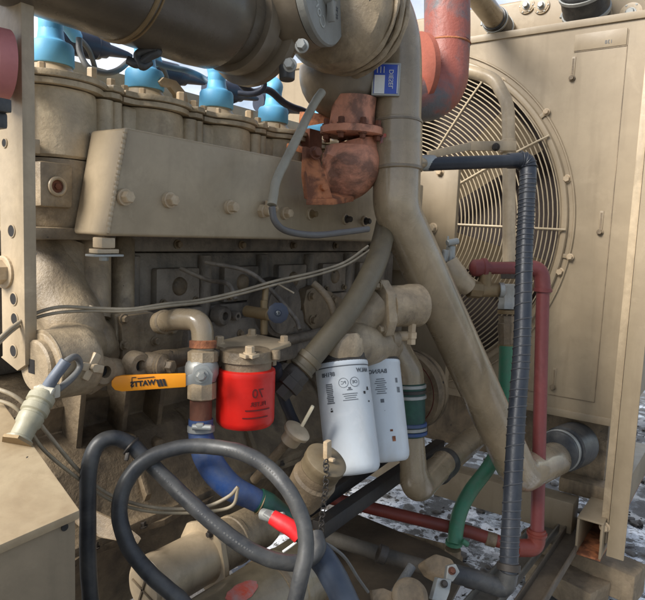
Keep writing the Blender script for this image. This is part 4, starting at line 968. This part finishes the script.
tp = thing('return_pipe', 'tan pipe with a black rubber coupling running to the radiator below the fan', 'pipe', a_)
d_ = (b2-a_).normalized()
bm = NB(); sweep(bm, [a_, b2], .036, 32); obj('pipe_run', bm, TANPIPE, tp)
bm = NB(); lathe(bm, D(437,470,1.66), d_, [(0,.037),(.003,.042),(.03,.041),(.06,.042),(.075,.041),(.08,.037)], 36); obj('rubber_coupling', bm, BLACKH, tp)
# outlet coupling at the radiator for the main pipe
rc = thing('pipe_coupling', 'dark rubber coupling with a clamp where the thick pipe meets the radiator base', 'coupling', AX(572,444,2.18))
q0 = AX(556,452,2.02); q1 = AX(578,443,2.24); d_ = (q1-q0).normalized()
bm = NB(); lathe(bm, q0, d_, [(0,.06),(.004,.066),(.06,.066),(.062,.074),(.12,.076),(.2,.076)], 36); obj('rubber_sleeve', bm, BLACKH, rc)
bm = NB(); lathe(bm, q0+d_*.02, d_, [(0,.066),(.001,.069),(.014,.069),(.015,.066)], 36); obj('clamp_band', bm, STEEL, rc)
# fan pulley
pu = thing('fan_pulley', 'dark red belt pulley with a grey rim between the tan elbow and the slanting pipe', 'pulley', D(420,390,1.9))
c = AX(402, 392, 1.62)
bm = NB(); lathe(bm, c-ex*.004, ex, [(0,.0),(.0,.03),(.012,.04),(.012,.09),(.0,.105),(.03,.11)], 56); obj('web', bm, REDW, pu)
bm = NB(); lathe(bm, c+ex*-.002, ex, [(0,.106),(.0,.120),(.01,.124),(.03,.124),(.034,.116),(.038,.116),(.042,.124),(.06,.124)], 64); obj('rim', bm, TANDIRT, pu)
# accessory panel in front of the guard
ap = thing('front_cover_panel', 'flat tan engine front cover standing beside the fan guard', 'panel', AX(445,270,1.9))
xa = 1.80; pA = AX(459, 168, xa)
bm = NB(); box(bm, (xa, pA.y, AX(459,275,xa).z), (xa+.02, pA.y+.35, AX(459,166,xa).z), .004); box(bm, (xa+.021, pA.y+.01, CAM.z-.5), (xa+.05, pA.y+.35, AX(459,275,xa).z), .004); obj('panel_sheet', bm, TANC, ap)
bolt(ap, AX(433, 228, xa), -ex, .012); bolt(ap, AX(440, 172, xa), -ex, .010)
# tan small pipe
sp = thing('vent_pipe', 'slim tan vent pipe arching in front of the fan guard and dropping to the fittings', 'pipe', D(508,270,1.85))
bm = NB(); dd = 1.86
sweep(bm, fillet([D(455,70,1.98), D(472,72,1.95), D(494,78,1.92), D(508,104,dd), D(509,160,dd), D(509,262,dd)], .12, 10), .0195, 24); obj('pipe_run', bm, TAN, sp)
bm = NB(); bar(bm, D(428,155,1.78), D(470,146,1.83), .012, .022, up=ez, bev=.002); bar(bm, D(468,146,1.83), D(516,146,1.84), .012, .028, up=ez, bev=.002); cyl(bm, D(508,140,dd), D(508,153,dd), .024, seg=20); cb_ = obj('support_clamp', bm, TAN, sp); bolt(cb_, D(496,147,1.82), -ex, .009, DKSTEEL)
axd = (D(507,380,dd)-D(508,262,dd)).normalized()
bm = NB(); lathe(bm, D(508,262,dd), axd, [(0,.020),(.004,.026),(.02,.026),(.022,.022),(.05,.022)], 8); obj('union_nut', bm, DKSTEEL, sp)
bm = NB(); lathe(bm, D(508,284,dd), axd, [(0,.024),(.005,.03),(.03,.028),(.055,.028),(.06,.031),(.075,.031),(.078,.024)], 8); obj('galvanised_tee', bm, STEEL, sp)
bm = NB(); lathe(bm, D(507,310,dd), axd, [(0,.024),(.001,.028),(.012,.028),(.013,.024)], 24); lathe(bm, D(507,344,dd), axd, [(0,.024),(.001,.028),(.010,.028),(.011,.024)], 24); obj('brass_ring', bm, BRASS, sp)
bm = NB(); lathe(bm, D(507,316,dd), axd, [(0,.026),(.02,.026),(.022,.029),(.05,.029),(.055,.026),(.085,.026)], 8); obj('hex_union', bm, TANDIRT, sp)
gh = thing('green_hose', 'long green hose hanging from the vent fittings and bending down to the floor valve', 'hose', D(452,545,1.6))
bm = NB(); sweep(bm, cr([D(507,346,1.85), D(506,380,1.85), D(506,415,1.84), D(500,445,1.82), D(488,468,1.80), D(470,492,1.76), D(459,515,1.72), D(454,545,1.68)]), [.023,.022,.021,.0205,.0205,.021,.021,.020], 28); obj('hose_body', bm, GREENH, gh)
bm = NB(); lathe(bm, D(454,541,1.685), -ez, [(0,.020),(.001,.023),(.010,.023),(.011,.020)], 28); cyl(bm, D(462,541,1.66), D(468,545,1.66), .008); obj('hose_clamp', bm, GREENH, gh)
bm = NB(); lathe(bm, D(453,549,1.69), -ez, [(0,.022),(.02,.022),(.022,.028),(.05,.028)], 12); obj('hose_barb', bm, TANDIRT, gh)
# brass cock cluster left of the guard
bc = thing('drain_cock', 'brass tee and petcock below the red pipe end, in front of the fan guard', 'valve', D(470,290,1.75))
bm = NB(); sweep(bm, cr([D(447,262,1.70), D(455,276,1.7), D(468,287,1.72)]), [.03,.036,.026], 22); obj('elbow_casting', bm, TAN, bc)
bm = NB(); cyl(bm, D(468,289,1.72), D(480,290,1.73), .024, seg=8); cyl(bm, D(479,290,1.73), D(498,290,1.76), .020, seg=24); cyl(bm, D(485,272,1.74), D(485,290,1.74), .018, seg=20); obj('brass_tee', bm, BRASS, bc)
bm = NB(); lathe(bm, D(499,290,1.75), D(505,290,1.75)-D(499,290,1.75), [(0,.022),(.012,.022),(.02,.012)], 10); obj('end_cap', bm, STEEL, bc)
bm = NB(); cyl(bm, D(450,268,1.72), D(451,246,1.72), .013, seg=14); cyl(bm, D(447,243,1.70), D(458,241,1.71), .009, seg=14); cyl(bm, D(444,262,1.69), D(446,250,1.69), .010, seg=14); cyl(bm, D(448,242,1.7), D(448,236,1.7), .003, seg=8); obj('petcock_body', bm, TANDIRT if False else STEEL, bc)
# red pipe
rp_ = thing('red_pipe', 'dull red threaded pipe crossing the fan guard and running down to the floor', 'pipe', D(530,545,1.8))
dp = 1.76; E1 = D(543,272,dp); E2 = D(537,546,1.72); E0 = D(478,268,1.74)
bm = NB(); sweep(bm, fillet([E0+(E0-E1)*-.0, D(527,268,1.76), E1, D(543,300,1.76)], .05, 8)[:], .0185, 24) if False else None
bm = NB(); sweep(bm, [E0, D(533,268,1.76)], .0175, 24); sweep(bm, [D(543,286,1.76), D(537,538,1.73)], .0185, 24); obj('pipe_run', bm, REDP, rp_)
bm = NB(); sweep(bm, fillet([D(519,268,1.76), D(541,268,1.76), D(543,290,1.76)], .05, 10), .0225, 26); lathe(bm, D(543,288,1.76), -ez, [(0,.022),(.001,.026),(.010,.026),(.011,.022)], 26); obj('upper_elbow', bm, REDP, rp_)
bm = NB(); lathe(bm, E0-(D(527,268,1.76)-E0).normalized()*.02, (D(527,268,1.76)-E0), [(-.004,.006),(.0,.018),(.006,.024),(.03,.025),(.032,.028),(.042,.028),(.043,.018)], 28); obj('end_cap', bm, REDP, rp_)
bm = NB(); sweep(bm, fillet([D(537,530,1.73), D(536,548,1.73), D(515,548,1.71)], .04, 10), .024, 26); lathe(bm, D(537,532,1.73), -ez, [(0,.022),(.001,.028),(.008,.028),(.009,.022)], 26); obj('lower_elbow', bm, REDP2, rp_)
bm = NB(); sweep(bm, [D(519,548,1.715), D(470,532,1.73), D(395,514,1.75), D(330,498,1.77)], .0175, 24); obj('floor_run', bm, REDP2, rp_)
bm = NB(); cyl(bm, D(496,541,1.72), D(486,538,1.725), .0195, seg=24); obj('tape_wrap', bm, TANDIRT, rp_)

# coil-wrapped black hose
kh = thing('wrapped_hose', 'black spiral-wrapped hose running right from the vertical pipe, then down to the floor', 'hose', D(507,585,1.45))
P = [D(418,163,1.50), D(450,163,1.52), D(515,160,1.55)]
bm = NB(); sweep(bm, [D(424,164,1.50), D(516,161,1.56)], .0165, 24); obj('horizontal_run', bm, BLACKC, kh); bm = NB(); sweep(bm, [D(402,163,1.40), D(426,163,1.505)], .013, 18); obj('pipe_stub', bm, TANPIPE, kh)
bm = NB(); sweep(bm, fillet([D(508,161,1.56), D(528,160,1.57), D(528,184,1.56)], .06, 10), [.019,.022,.024,.022,.021], 26)
for k in range(5): 
    q = fillet([D(508,161,1.56), D(528,160,1.57), D(528,184,1.56)], .06, 10); j = 2+k*2; torus(bm, q[j], (q[j+1]-q[j-1]), .0235, .0015, 24, 6)
obj('wrapped_elbow', bm, BLACKC, kh)
bm = NB(); run = cr([D(528,176,1.56), D(526,215,1.55), D(524.2,260,1.53), D(522,345,1.49), D(516.5,420,1.45), D(511,520,1.40), D(508,580,1.37)], 40)
rl = [.0205*(1+.035*math.sin(k*2.2)) for k in range(len(run))]
sweep(bm, run, .0205, 24); obj('vertical_run', bm, BLACKC, kh)
bm = NB(); turns = 52; hp = []; npt = turns*14
Ls = len(run)-1
for k in range(npt+1):
    t_ = k/npt; x_ = t_*Ls; i0 = min(int(x_), Ls-1); p_ = run[i0].lerp(run[i0+1], x_-i0); T_ = (run[i0+1]-run[i0]).normalized(); _, u_, v_ = frame(T_); an = 2*math.pi*turns*(t_+.004*math.sin(t_*37)+.003*math.sin(t_*91+1))
    hp.append(p_+(u_*math.cos(an)+v_*math.sin(an))*.0208)
sweep(bm, hp, .0017, 6); obj('spiral_wire', bm, paint('spiral_grey', (62,66,72), .4, amount=.3), kh)
bm = NB(); lathe(bm, D(423,163,1.50), D(440,163,1.52)-D(423,163,1.50), [(-.012,.010),(-.01,.018),(.004,.020),(.03,.0195),(.031,.017)], 20); obj('end_fitting', bm, STEEL, kh)
bm = NB(); lathe(bm, run[-1], (run[-1]-run[-8]), [(-.035,.0225),(-.034,.026),(-.02,.026),(-.019,.0225)], 24); obj('hose_clamp', bm, DKSTEEL, kh)
bm = NB(); sweep(bm, fillet([run[-1]+ez*.02, D(506,590,1.37), D(478,580,1.37), D(440,570,1.37)], .03, 8), .0205, 24); obj('lower_elbow', bm, BLACKH, kh)
fr = thing('floor_pipe', 'grimy dark pipe lying across the skid, with a valve joined to the wrapped hose', 'pipe', D(400,560,1.3))
bm = NB(); sweep(bm, [D(490,583,1.375), D(440,572,1.38), D(380,554,1.42), D(318,534,1.46)], .017, 22); rough_up(bm, .0015, 60); obj('pipe_run', bm, paint('grimy_grey_pipe', (88,82,72), .6, dirt=(50,44,38), amount=.7, bump=.5), fr)
for (p1, p2, r_) in ((((437,571),(447,574)),0,.023),(((466,577),(476,580)),0,.022),(((378,553),(386,556)),0,.021)):
    bm = NB(); cyl(bm, D(*p1[0],1.375), D(*p1[1],1.375), r_, seg=24); obj('pipe_collar', bm, DKSTEEL, fr)
fv = thing('floor_valve', 'grey lever valve sitting on the floor pipe at the bottom of the picture', 'valve', D(445,590,1.28))
bm = NB(); prism(bm, [D(424,560,1.36), D(436,553,1.36), D(452,558,1.34), D(460,572,1.33), D(450,582,1.32), D(432,572,1.34)], (0,.02,-.02), .006); obj('valve_body', bm, TANDIRT, fv)
bm = NB(); prism(bm, [D(448,566,1.31), D(456,564,1.31), D(460,572,1.31), D(453,582,1.30), D(446,580,1.30)], (.004,.008,-.003), .002); prism(bm, [D(438,578,1.29), D(452,580,1.30), D(450,592,1.28), D(446,602,1.27), D(432,600,1.27)], (.004,.010,-.003), .002); lv2 = obj('latch_lever', bm, STEEL, fv)
bolt(lv2, D(452,571,1.30), Vector((-.6,-.5,.6)), .006, RUSTB); bolt(lv2, D(444,584,1.28), Vector((-.6,-.5,.6)), .006, DKSTEEL)
bm = NB(); prism(bm, [D(372,590,1.24), D(384,588,1.24), D(402,596,1.22), D(404,606,1.22), D(374,604,1.23)], (.002,.008,-.004), .002); lv3 = obj('strap_plate', bm, TANDIRT, fv)
c = D(410,596,1.22); bm = NB(); lathe(bm, c, Vector((-.5,-.4,.75)), [(-.03,.034),(0,.036),(.003,.033),(.004,.026),(.001,.022),(.001,.0)], 36); obj('round_gauge_face', bm, TANDIRT, fv)
bm = NB(); sweep(bm, [D(412,566,1.34), D(392,598,1.30)], .010, 16); obj('braided_stub', bm, paint('braid', (110,112,112), .5, bump=.8, bscale=300), fv)

# =================================================================== BOTTOM LEFT : cabinet box + plug connector
cbx = thing('junction_box', 'dusty tan sheet-metal box with a slanted lid in the lower left corner', 'box', D(30,600,.62))
A1, A2, A3 = D(80,510,.66), D(-60,572,.54), D(-40,372,.84)
A2b = A1 + (D(0,545,.605)-A1)*2.6; A3 = D(-6,390,.84); A4 = A3 + (A2b-A1)*1.0
top4 = [A1, A3, A4, A2b]
bm = NB(); prism(bm, top4, (0,0,-.010), .002); obj('lid', bm, paint('box_lid_paint', (176,157,126), .45, dirt=(118,94,66), amount=.6, scale=10, bump=.06, chips=.04), cbx)
ins = (A3-A1).normalized()*.008 
bm = NB(); prism(bm, [p_+(sum(top4,Vector())/4-p_)*.03-Vector((0,0,.011)) for p_ in top4], (0,0,-.45), .002); obj('box_body', bm, TANDIRT if False else paint('box_side_paint', (140,124,100), .55, dirt=(84,74,60), amount=.4, bump=.1), cbx)
bm = NB(); q = D(64,527,.655); lathe(bm, q-ey*.002, ey, [(0,.004),(.003,.004)], 16); obj('rivet_hole', bm, DARK, cbx)
cn_ = thing('cable_connector', 'tan ribbed cable connector plugged into the lid of the junction box', 'connector', D(18,446,.745))
base = D(17,444,.745); tip = D(48,386,.80); d_ = (tip-base).normalized(); L_ = (tip-base).length
bm = NB(); lathe(bm, base, d_, [(0,.014),(.004,.0165),(.006,.0165),(.008,.013),(L_*.30,.0135),(L_*.33,.0155),(L_*.45,.016),(L_*.47,.0145),(L_*.5,.0145),(L_*.52,.017),(L_*.62,.017),(L_*.64,.0145),(L_*.68,.0145),(L_*.70,.017),(L_*.80,.017),(L_*.82,.014),(L_*.86,.014)], 32); obj('shell', bm, paint('olive_connector', (164,158,134), .4, dirt=(110,104,84), amount=.4), cn_)
bm = NB(); lathe(bm, base+d_*.002, d_, [(-.003,.02),(.001,.02),(.002,.016)], 6); obj('lock_nut', bm, BRASS, cn_)
bm = NB(); box(bm, tip-Vector((.016,.01,.016)), tip+Vector((.012,.008,.002)), .003); cyl(bm, D(38,388,.79), D(54,393,.79), .006, seg=14); obj('strain_relief', bm, paint('pale_clamp', (196,190,172), .4, amount=.3), cn_)
cable('signal_cable', 'grey twin cable curving out of the connector in front of the pump housing', [D(46,390,.80), D(56,374,.80), D(67,361,.81), D(76,357,.83), D(80,366,.84), D(73,377,.83), D(60,388,.81), D(50,393,.80)], .0045, WIREG, 'cable')
cable('signal_cable', 'thick grey cable sleeve leading up from the connector', [D(45,391,.795), D(55,376,.795), D(66,361,.80)], .0075, paint('slate_sleeve', (104,112,124), .45), 'cable')
bm = NB(); c = D(91,367,.86)
bar(bm, c+Vector((-.012,0,-.016)), c+Vector((.010,0,.018)), .012, .010, up=ey); bar(bm, c+Vector((-.016,0,.004)), c+Vector((.018,0,-.006)), .012, .010, up=ey); lathe(bm, c-ey*.006, -ey, [(0,.006),(.006,.006)], 6)
tag(obj('pipe_clamp', bm, TAN), 'small tan cross-shaped clamp on the pump housing beside the round end', 'clamp')

# =================================================================== WIRES
cable('harness_wire', 'cream wire running from the left edge across the engine side, upper of the pair', [D(-10,347,.80), D(14,326,.83), D(34,314,.86), D(60,307,.88), D(90,308,.91), D(130,309,.94), D(165,304,.99), D(200,300,1.08), D(240,291,1.12), D(275,281,1.16), D(315,272,1.2), D(345,262,1.24), D(368,246,1.28)], .0026, WIRE, 'wire')
cable('harness_wire', 'cream wire running from the left edge across the engine side, lower of the pair', [D(-10,352,.80), D(12,331,.83), D(30,320,.86), D(56,313,.88), D(88,311,.91), D(130,311,.94), D(170,306,.99), D(205,302,1.08), D(240,294,1.12), D(278,284,1.16), D(320,274,1.2), D(348,264,1.24), D(370,250,1.28)], .0024, WIRE, 'wire')
for (a_, b_) in ((((24,314)),(31,308)),(((90,306)),(97,309)),(((278,284)),(294,293))):
    bm = NB(); sweep(bm, [D(*a_,.86 if a_[0]<50 else (.96 if a_[0]<100 else 1.14)), D(*b_,.85 if a_[0]<50 else (.95 if a_[0]<100 else 1.12))], .0016, 6)
    tag(obj('cable_tie', bm, WIRE), {24:'cable tie end sticking up from the wires over the plate', 90:'cable tie on the wire pair above the pump housing', 278:'cable tie tail on the wires right of the dark knob'}[a_[0]], 'cable tie')
cable('floor_wire', 'pale wire sagging from the left edge under the black cable loop, upper of the two', [D(-10,386,.80), D(20,400,.80), D(48,434,.83), D(78,470,.88), D(108,494,.92), D(140,505,.93), D(170,509,.93), D(205,507,.93), D(228,497,.93), D(238,487,.93)], .0028, WIRE, 'wire')
cable('floor_wire', 'pale wire sagging from the left edge under the black cable loop, lower of the two', [D(-10,398,.80), D(18,410,.80), D(42,448,.83), D(80,480,.88), D(110,500,.92), D(140,510,.93), D(172,513,.93), D(206,512,.93), D(232,506,.93), D(238,488,.93)], .0026, paint('beige_wire', (164,150,124), .5), 'wire')
cable('floor_wire', 'thin grey wire hanging down to the floor valve in the lower middle', [D(318,541,1.0), D(330,546,1.02), D(345,558,1.05), D(358,578,1.1), D(368,592,1.15)], .0028, WIREG, 'wire')

# =================================================================== BLACK CABLES
rc_ = .0116
CABA = [D(92,620,.88), D(88,560,.88), D(88,500,.88), D(89,468,.88), D(97,446,.89), D(112,438,.90), D(128,443,.91), D(145,458,.91), D(170,483,.90), D(205,516,.88), D(236,541,.87), D(262,556,.87), D(288,563,.88), D(308,560,.89), D(318,549,.90), D(316,535,.92)]
CABB = [D(200,625,.84), D(180,600,.84), D(150,574,.85), D(130,549,.86), D(120,520,.87), D(122,492,.88), D(135,470,.89), D(155,455,.90), D(185,447,.91), D(212,447,.91), D(240,452,.90), D(266,466,.89), D(288,490,.87), D(302,518,.86), D(306,548,.85), D(300,580,.84), D(290,620,.84)]
cable('battery_cable', 'black cable rising from the bottom left, arching over and sweeping right across the starter', CABA, rc_, BLACKH, 'cable', seg=20)
cable('battery_cable', 'black cable making the large loop in front of the blue hose', CABB, rc_*.98, BLACKH, 'cable', seg=20)
cable('battery_cable', 'thick blue-black cable leaving the knot at lower middle towards the bottom edge', [D(308,542,.93), D(320,556,.92), D(333,576,.91), D(350,612,.90)], .020, paint('blue_black_cable', (46,56,72), .4, dirt=(70,74,80), amount=.5), 'cable', seg=20)

bm = NB(); torus(bm, D(131,446,.91), D(145,458,.91)-D(125,441,.91), .0135, .0022, 24, 6); bar(bm, D(128,452,.90), D(126,461,.895), .006, .004)
tag(obj('cable_tie', bm, DKSTEEL), 'black cable tie around the arching black cable left of the loop', 'cable tie')
def hose_print(cab, pts, r_, t0, t1, n_):
    P = cr(pts, 16); bm = NB(); random.seed(11)
    for k in range(n_):
        x_ = (t0+(t1-t0)*k/n_)*(len(P)-1); i0 = int(x_); p_ = P[i0].lerp(P[i0+1], x_-i0); T_ = (P[i0+1]-P[i0]).normalized()
        vw = CAM-p_; vw = (vw-T_*vw.dot(T_)).normalized(); sd_ = T_.cross(vw); w_ = .0016+.0014*random.random(); c_ = p_+vw*(r_+.0002)+sd_*.001
        if random.random() < .2: continue
        bm.faces.new([bm.verts.new(c_+T_*sx*w_/2+sd_*sy*.0012) for sx, sy in ((-1,-1),(1,-1),(1,1),(-1,1))])
    obj('faint_print', bm, paint('print_grey', (92,92,90), .6, bump=0), cab)
hose_print([o for o in col.objects if o.name == 'battery_cable'][0], CABA, rc_, .50, .72, 34)
hose_print([o for o in col.objects if o.name == 'battery_cable.001'][0], CABB, rc_*.98, .60, .78, 26)
# =================================================================== STARTER + LOWER CYLINDERS
st = thing('starter_motor', 'tan cylindrical starter motor with a flange and slotted end cap under the black cables', 'starter motor', D(170,570,.98))
e1 = D(146,588,.98); dst = Vector((1,0,.0)); 
# the axis runs along the engine
def along(p_, t_): return p_+ex*t_
rs = .047
bm = NB(); lathe(bm, e1, ex, [(0,rs*.80),(.0,rs*.9),(.004,rs*.98),(.02,rs),(.03,rs),(.034,rs*.97),(.115,rs*.97),(.12,rs)], 44); m1 = obj('motor_body', bm, TAN, st)
bm = NB(); lathe(bm, e1+ex*-.006, ex, [(0,rs*.60),(.0,rs*.72),(.006,rs*.76)], 36)
ec = obj('end_cap', bm, TAN, st)
bm = NB()
for a in (R(20), R(110)): 
    u_ = Vector((0, math.cos(a), math.sin(a))); bar(bm, e1-ex*.0075-u_*.026, e1-ex*.0075+u_*.026, .003, .002, up=ex, bev=0)
obj('cross_slot', bm, TANDIRT, ec)
bm = NB(); fo = e1+ex*.12
prism(bm, [fo+Vector((0, u_, v_)) for (u_, v_) in ((-.062,-.05),(-.05,-.075),(-.03,-.068),(.02,-.045),(.05,-.02),(.055,.02),(.04,.05),(.01,.062),(-.02,.062),(-.045,.04),(-.055,.0))], (.012,0,0), .003); flp = obj('mounting_flange', bm, TAN, st)
bolt(flp, fo+Vector((-.001,-.02,.05)), -ex, .005, DKSTEEL); bolt(flp, fo+Vector((-.001,-.05,-.062)), -ex, .006, NUT)
bm = NB(); lathe(bm, fo+ex*.012, ex, [(0,.044),(.06,.044),(.062,.046),(.07,.046),(.072,.044),(.14,.043),(.16,.038),(.165,.02)], 40); obj('solenoid', bm, TANCAST, st)
bm = NB(); q = D(270,518,.93); cyl(bm, q, q+Vector((.01,-.02,.004)), .008, seg=8); cyl(bm, D(262,514,.95), D(276,518,.93), .009, seg=14); bar(bm, D(265,512,.93), D(282,522,.92), .016, .005); obj('terminal', bm, STEEL, st)
bt = thing('red_terminal_boot', 'short bright red cable boot on the starter terminal', 'cable boot', D(286,526,.92))
bm = NB(); sweep(bm, cr([D(272,517,.925), D(282,523,.92), D(292,529,.915), D(300,537,.91)]), [.011,.0125,.0125,.0115], 20); obj('boot', bm, REDB, bt)
bm = NB(); sweep(bm, [D(298,535,.912), D(308,545,.905)], .009, 16); obj('cable_end', bm, BLACKH, bt)
cable('cable_tie', 'white cable tie end beside the red terminal boot', [D(283,552,.93), D(290,547,.93), D(298,541,.93)], .0022, LABW, 'cable tie', n=4)
lc2 = thing('lower_cylinder', 'large dark tan air cylinder with a worn red decal at the bottom edge', 'cylinder', D(250,600,1.05))
cc = D(262,600,1.05)
bm = NB(); lathe(bm, cc-ex*.38, ex, [(0,.054),(.01,.062),(.43,.062),(.432,.064),(.438,.0645),(.444,.064),(.446,.062),(.50,.062),(.525,.056),(.54,.040),(.545,.02)], 64); cs = obj('shell', bm, paint('cylinder_paint', (142,128,102), .3, dirt=(70,62,50), amount=.7, scale=9, streak=.3, coat=.3), lc2)
bm = NB(); lathe(bm, cc+ex*.01, ex, [(0,.0622),(.0005,.0635),(.012,.0635),(.0125,.0622)], 64); obj('strap_band', bm, TANDIRT, lc2)
bm = NB(); q_ = cc+ex*.11+ez*.055-ey*.02; cyl(bm, q_, q_+ez*.02, .009, seg=6); cyl(bm, q_+ez*.015, q_+ez*.034, .006, seg=14); obj('end_fitting', bm, BRASS, lc2)
f_ = oncyl(cc, ex, .062, D(240,560,.2)-D(262,590,1.04)+Vector((0,0,.35)), 0, 0)
bmq = NB()
q0_ = D(240,588,.96)-cc; q0_ -= ex*q0_.dot(ex)
hx = (AY(242,588,(cc+q0_.normalized()*.062).y)-cc).x
f_ = oncyl(cc, ex, .062, q0_, hx, 0); cv_ = bmq.verts.new(f_(0,0,.0004)); rg_ = [bmq.verts.new(f_(.015*math.cos(k*math.pi/16)*(1+.06*math.sin(k*1.7)), .034*math.sin(k*math.pi/16)*(1+.05*math.cos(k*2.3)), .0004)) for k in range(32)]
for k in range(32): bmq.faces.new((cv_, rg_[k], rg_[(k+1)%32]))
dc = obj('oval_decal', bmq, DECAL, cs)

# =================================================================== SKID FRAME
sk = thing('skid_rail', 'black steel skid rail passing under the white filters', 'rail', D(360,500,1.3))
bm = NB(); bar(bm, D(318,530,1.25), D(440,445,2.0), .03, .035); bar(bm, D(300,515,1.28), D(425,430,2.05), .02, .03); obj('rail_bar', bm, paint('black_rail', (38,38,40), .5, amount=.4), sk)
zf = CAM.z-.62
flr = thing('skid_cross_member', 'oily brown flat skid plate below the floor pipe', 'frame', D(380,570,1.7))
zg = .36
def AZ(px, py, z): r_ = ray(px, py); return CAM + r_*((z-CAM.z)/r_.z)
bm = NB(); prism(bm, [AZ(310,520,zg), AZ(352,512,zg), AZ(440,548,zg), AZ(470,566,zg), AZ(430,640,zg), AZ(300,640,zg)], (0,0,-.01), .002); obj('plate', bm, paint('oily_brown_plate', (92,80,64), .55, dirt=(48,42,36), amount=.8, scale=6, bump=.4), flr)
zg2 = .30
bm = NB(); prism(bm, [AZ(340,500,zg2), AZ(404,488,zg2), AZ(470,512,zg2), AZ(450,548,zg2), AZ(335,515,zg2)], (0,0,-.01), .002) if False else None
zk = .22
for (lbl, pts, w_, h_, m_) in (
    ('grey steel channel of the skid running back beside the wrapped hose', ((470,622),(548,528)), .07, .03, paint('grey_channel', (128,122,110), .5, metal=.2, dirt=(70,62,50), amount=.6)),
    ('brown flat bar of the skid right of the wrapped hose', ((520,622),(585,520)), .06, .03, paint('brown_bar', (104,92,76), .6, dirt=(60,50,40), amount=.7)),
    ('tan flat skid rail behind the red floor pipe', ((300,520),(450,562)), .06, .05, TANDIRT)):
    a_, b_ = AZ(*pts[0], zk), AZ(*pts[1], zk)
    o_ = thing('skid_channel', lbl, 'frame', a_)
    bm = NB(); bar(bm, a_, b_, w_, .006); obj('web', bm, m_, o_)
    sdv = (b_-a_).cross(ez).normalized()*(w_/2)
    bm = NB(); bar(bm, a_+sdv+ez*.012, b_+sdv+ez*.012, .006, h_); bar(bm, a_-sdv+ez*.012, b_-sdv+ez*.012, .006, h_); obj('flange', bm, m_, o_)
tl = ['grey weathered timber lying under the open end of the tan channel', 'dark weathered timber nearest the bottom edge on the right']
for k, (p1, p2, z_) in enumerate((((528,540),(640,585),.10),((535,566),(600,600),.06))):
    a_, b_ = AZ(*p1, z_), AZ(*p2, z_); bm = NB(); t = bmesh.new()
    bar(bm, a_, b_, .12, .10 if k == 0 else .08, bev=.006); bmesh.ops.subdivide_edges(bm, edges=[e for e in bm.edges if e.calc_length() > .1], cuts=12, use_grid_fill=True); rough_up(bm, .008, 12)
    tag(obj('timber', bm, WOOD), tl[k], 'timber', 'timbers under the frame')

# ------------------------------------------------------------------ world and light
w = bpy.data.worlds.new('World'); scn.world = w; w.use_nodes = True
nt = w.node_tree; bg = nt.nodes['Background']; sky = nt.nodes.new('ShaderNodeTexSky'); sky.sky_type = 'NISHITA'; sky.sun_disc = False
sd = Vector((-.75, .24, .62)).normalized()
sky.sun_elevation = math.asin(sd.z); sky.sun_rotation = math.atan2(sd.x, sd.y); sky.altitude = 100; sky.air_density = 1.0; sky.dust_density = 1.0; sky.ozone_density = 1.0
tc = nt.nodes.new('ShaderNodeTexCoord'); cn = nt.nodes.new('ShaderNodeTexNoise'); cn.inputs['Scale'].default_value = 2.2; cn.inputs['Detail'].default_value = 8; cn.inputs['Roughness'].default_value = .6
nt.links.new(tc.outputs['Generated'], cn.inputs['Vector'])
cr_ = nt.nodes.new('ShaderNodeMapRange'); cr_.inputs['From Min'].default_value = .36; cr_.inputs['From Max'].default_value = .6; nt.links.new(cn.outputs[0], cr_.inputs['Value'])
cm_ = nt.nodes.new('ShaderNodeMix'); cm_.data_type = 'RGBA'; sx_ = nt.nodes.new('ShaderNodeSeparateXYZ'); nt.links.new(tc.outputs['Generated'], sx_.inputs[0])   # cloud shaped for the light: thinner on the unseen camera side, dimming front faces
dm = nt.nodes.new('ShaderNodeMapRange'); dm.interpolation_type = 'SMOOTHSTEP'; dm.inputs['From Min'].default_value = -.45; dm.inputs['From Max'].default_value = .45; dm.inputs['To Min'].default_value = .35; dm.inputs['To Max'].default_value = 1.; nt.links.new(sx_.outputs[1], dm.inputs['Value'])
mm_ = nt.nodes.new('ShaderNodeMath'); mm_.operation = 'MULTIPLY'; nt.links.new(dm.outputs[0], mm_.inputs[0]); nt.links.new(cr_.outputs[0], mm_.inputs[1]); nt.links.new(mm_.outputs[0], cm_.inputs['Factor']); nt.links.new(sky.outputs[0], cm_.inputs[6]); cm_.inputs[7].default_value = (9.6, 10.0, 10.8, 1)
nt.links.new(cm_.outputs[2], bg.inputs[0]); bg.inputs[1].default_value = .105
ld = bpy.data.lights.new('sun', 'SUN'); ld.energy = 4.8; ld.angle = R(24); ld.color = (1, .96, .9)
lo = bpy.data.objects.new('sun', ld); col.objects.link(lo); lo.rotation_euler = (-sd).to_track_quat('-Z', 'Y').to_euler(); lo.location = (-3,-2,5)
scn.view_settings.view_transform = 'Standard'; scn.view_settings.look = 'None'; scn.view_settings.exposure = .38; scn.view_settings.gamma = 1
scn.render.engine = 'CYCLES'
scn.render.resolution_x = 1024; scn.render.resolution_y = 953
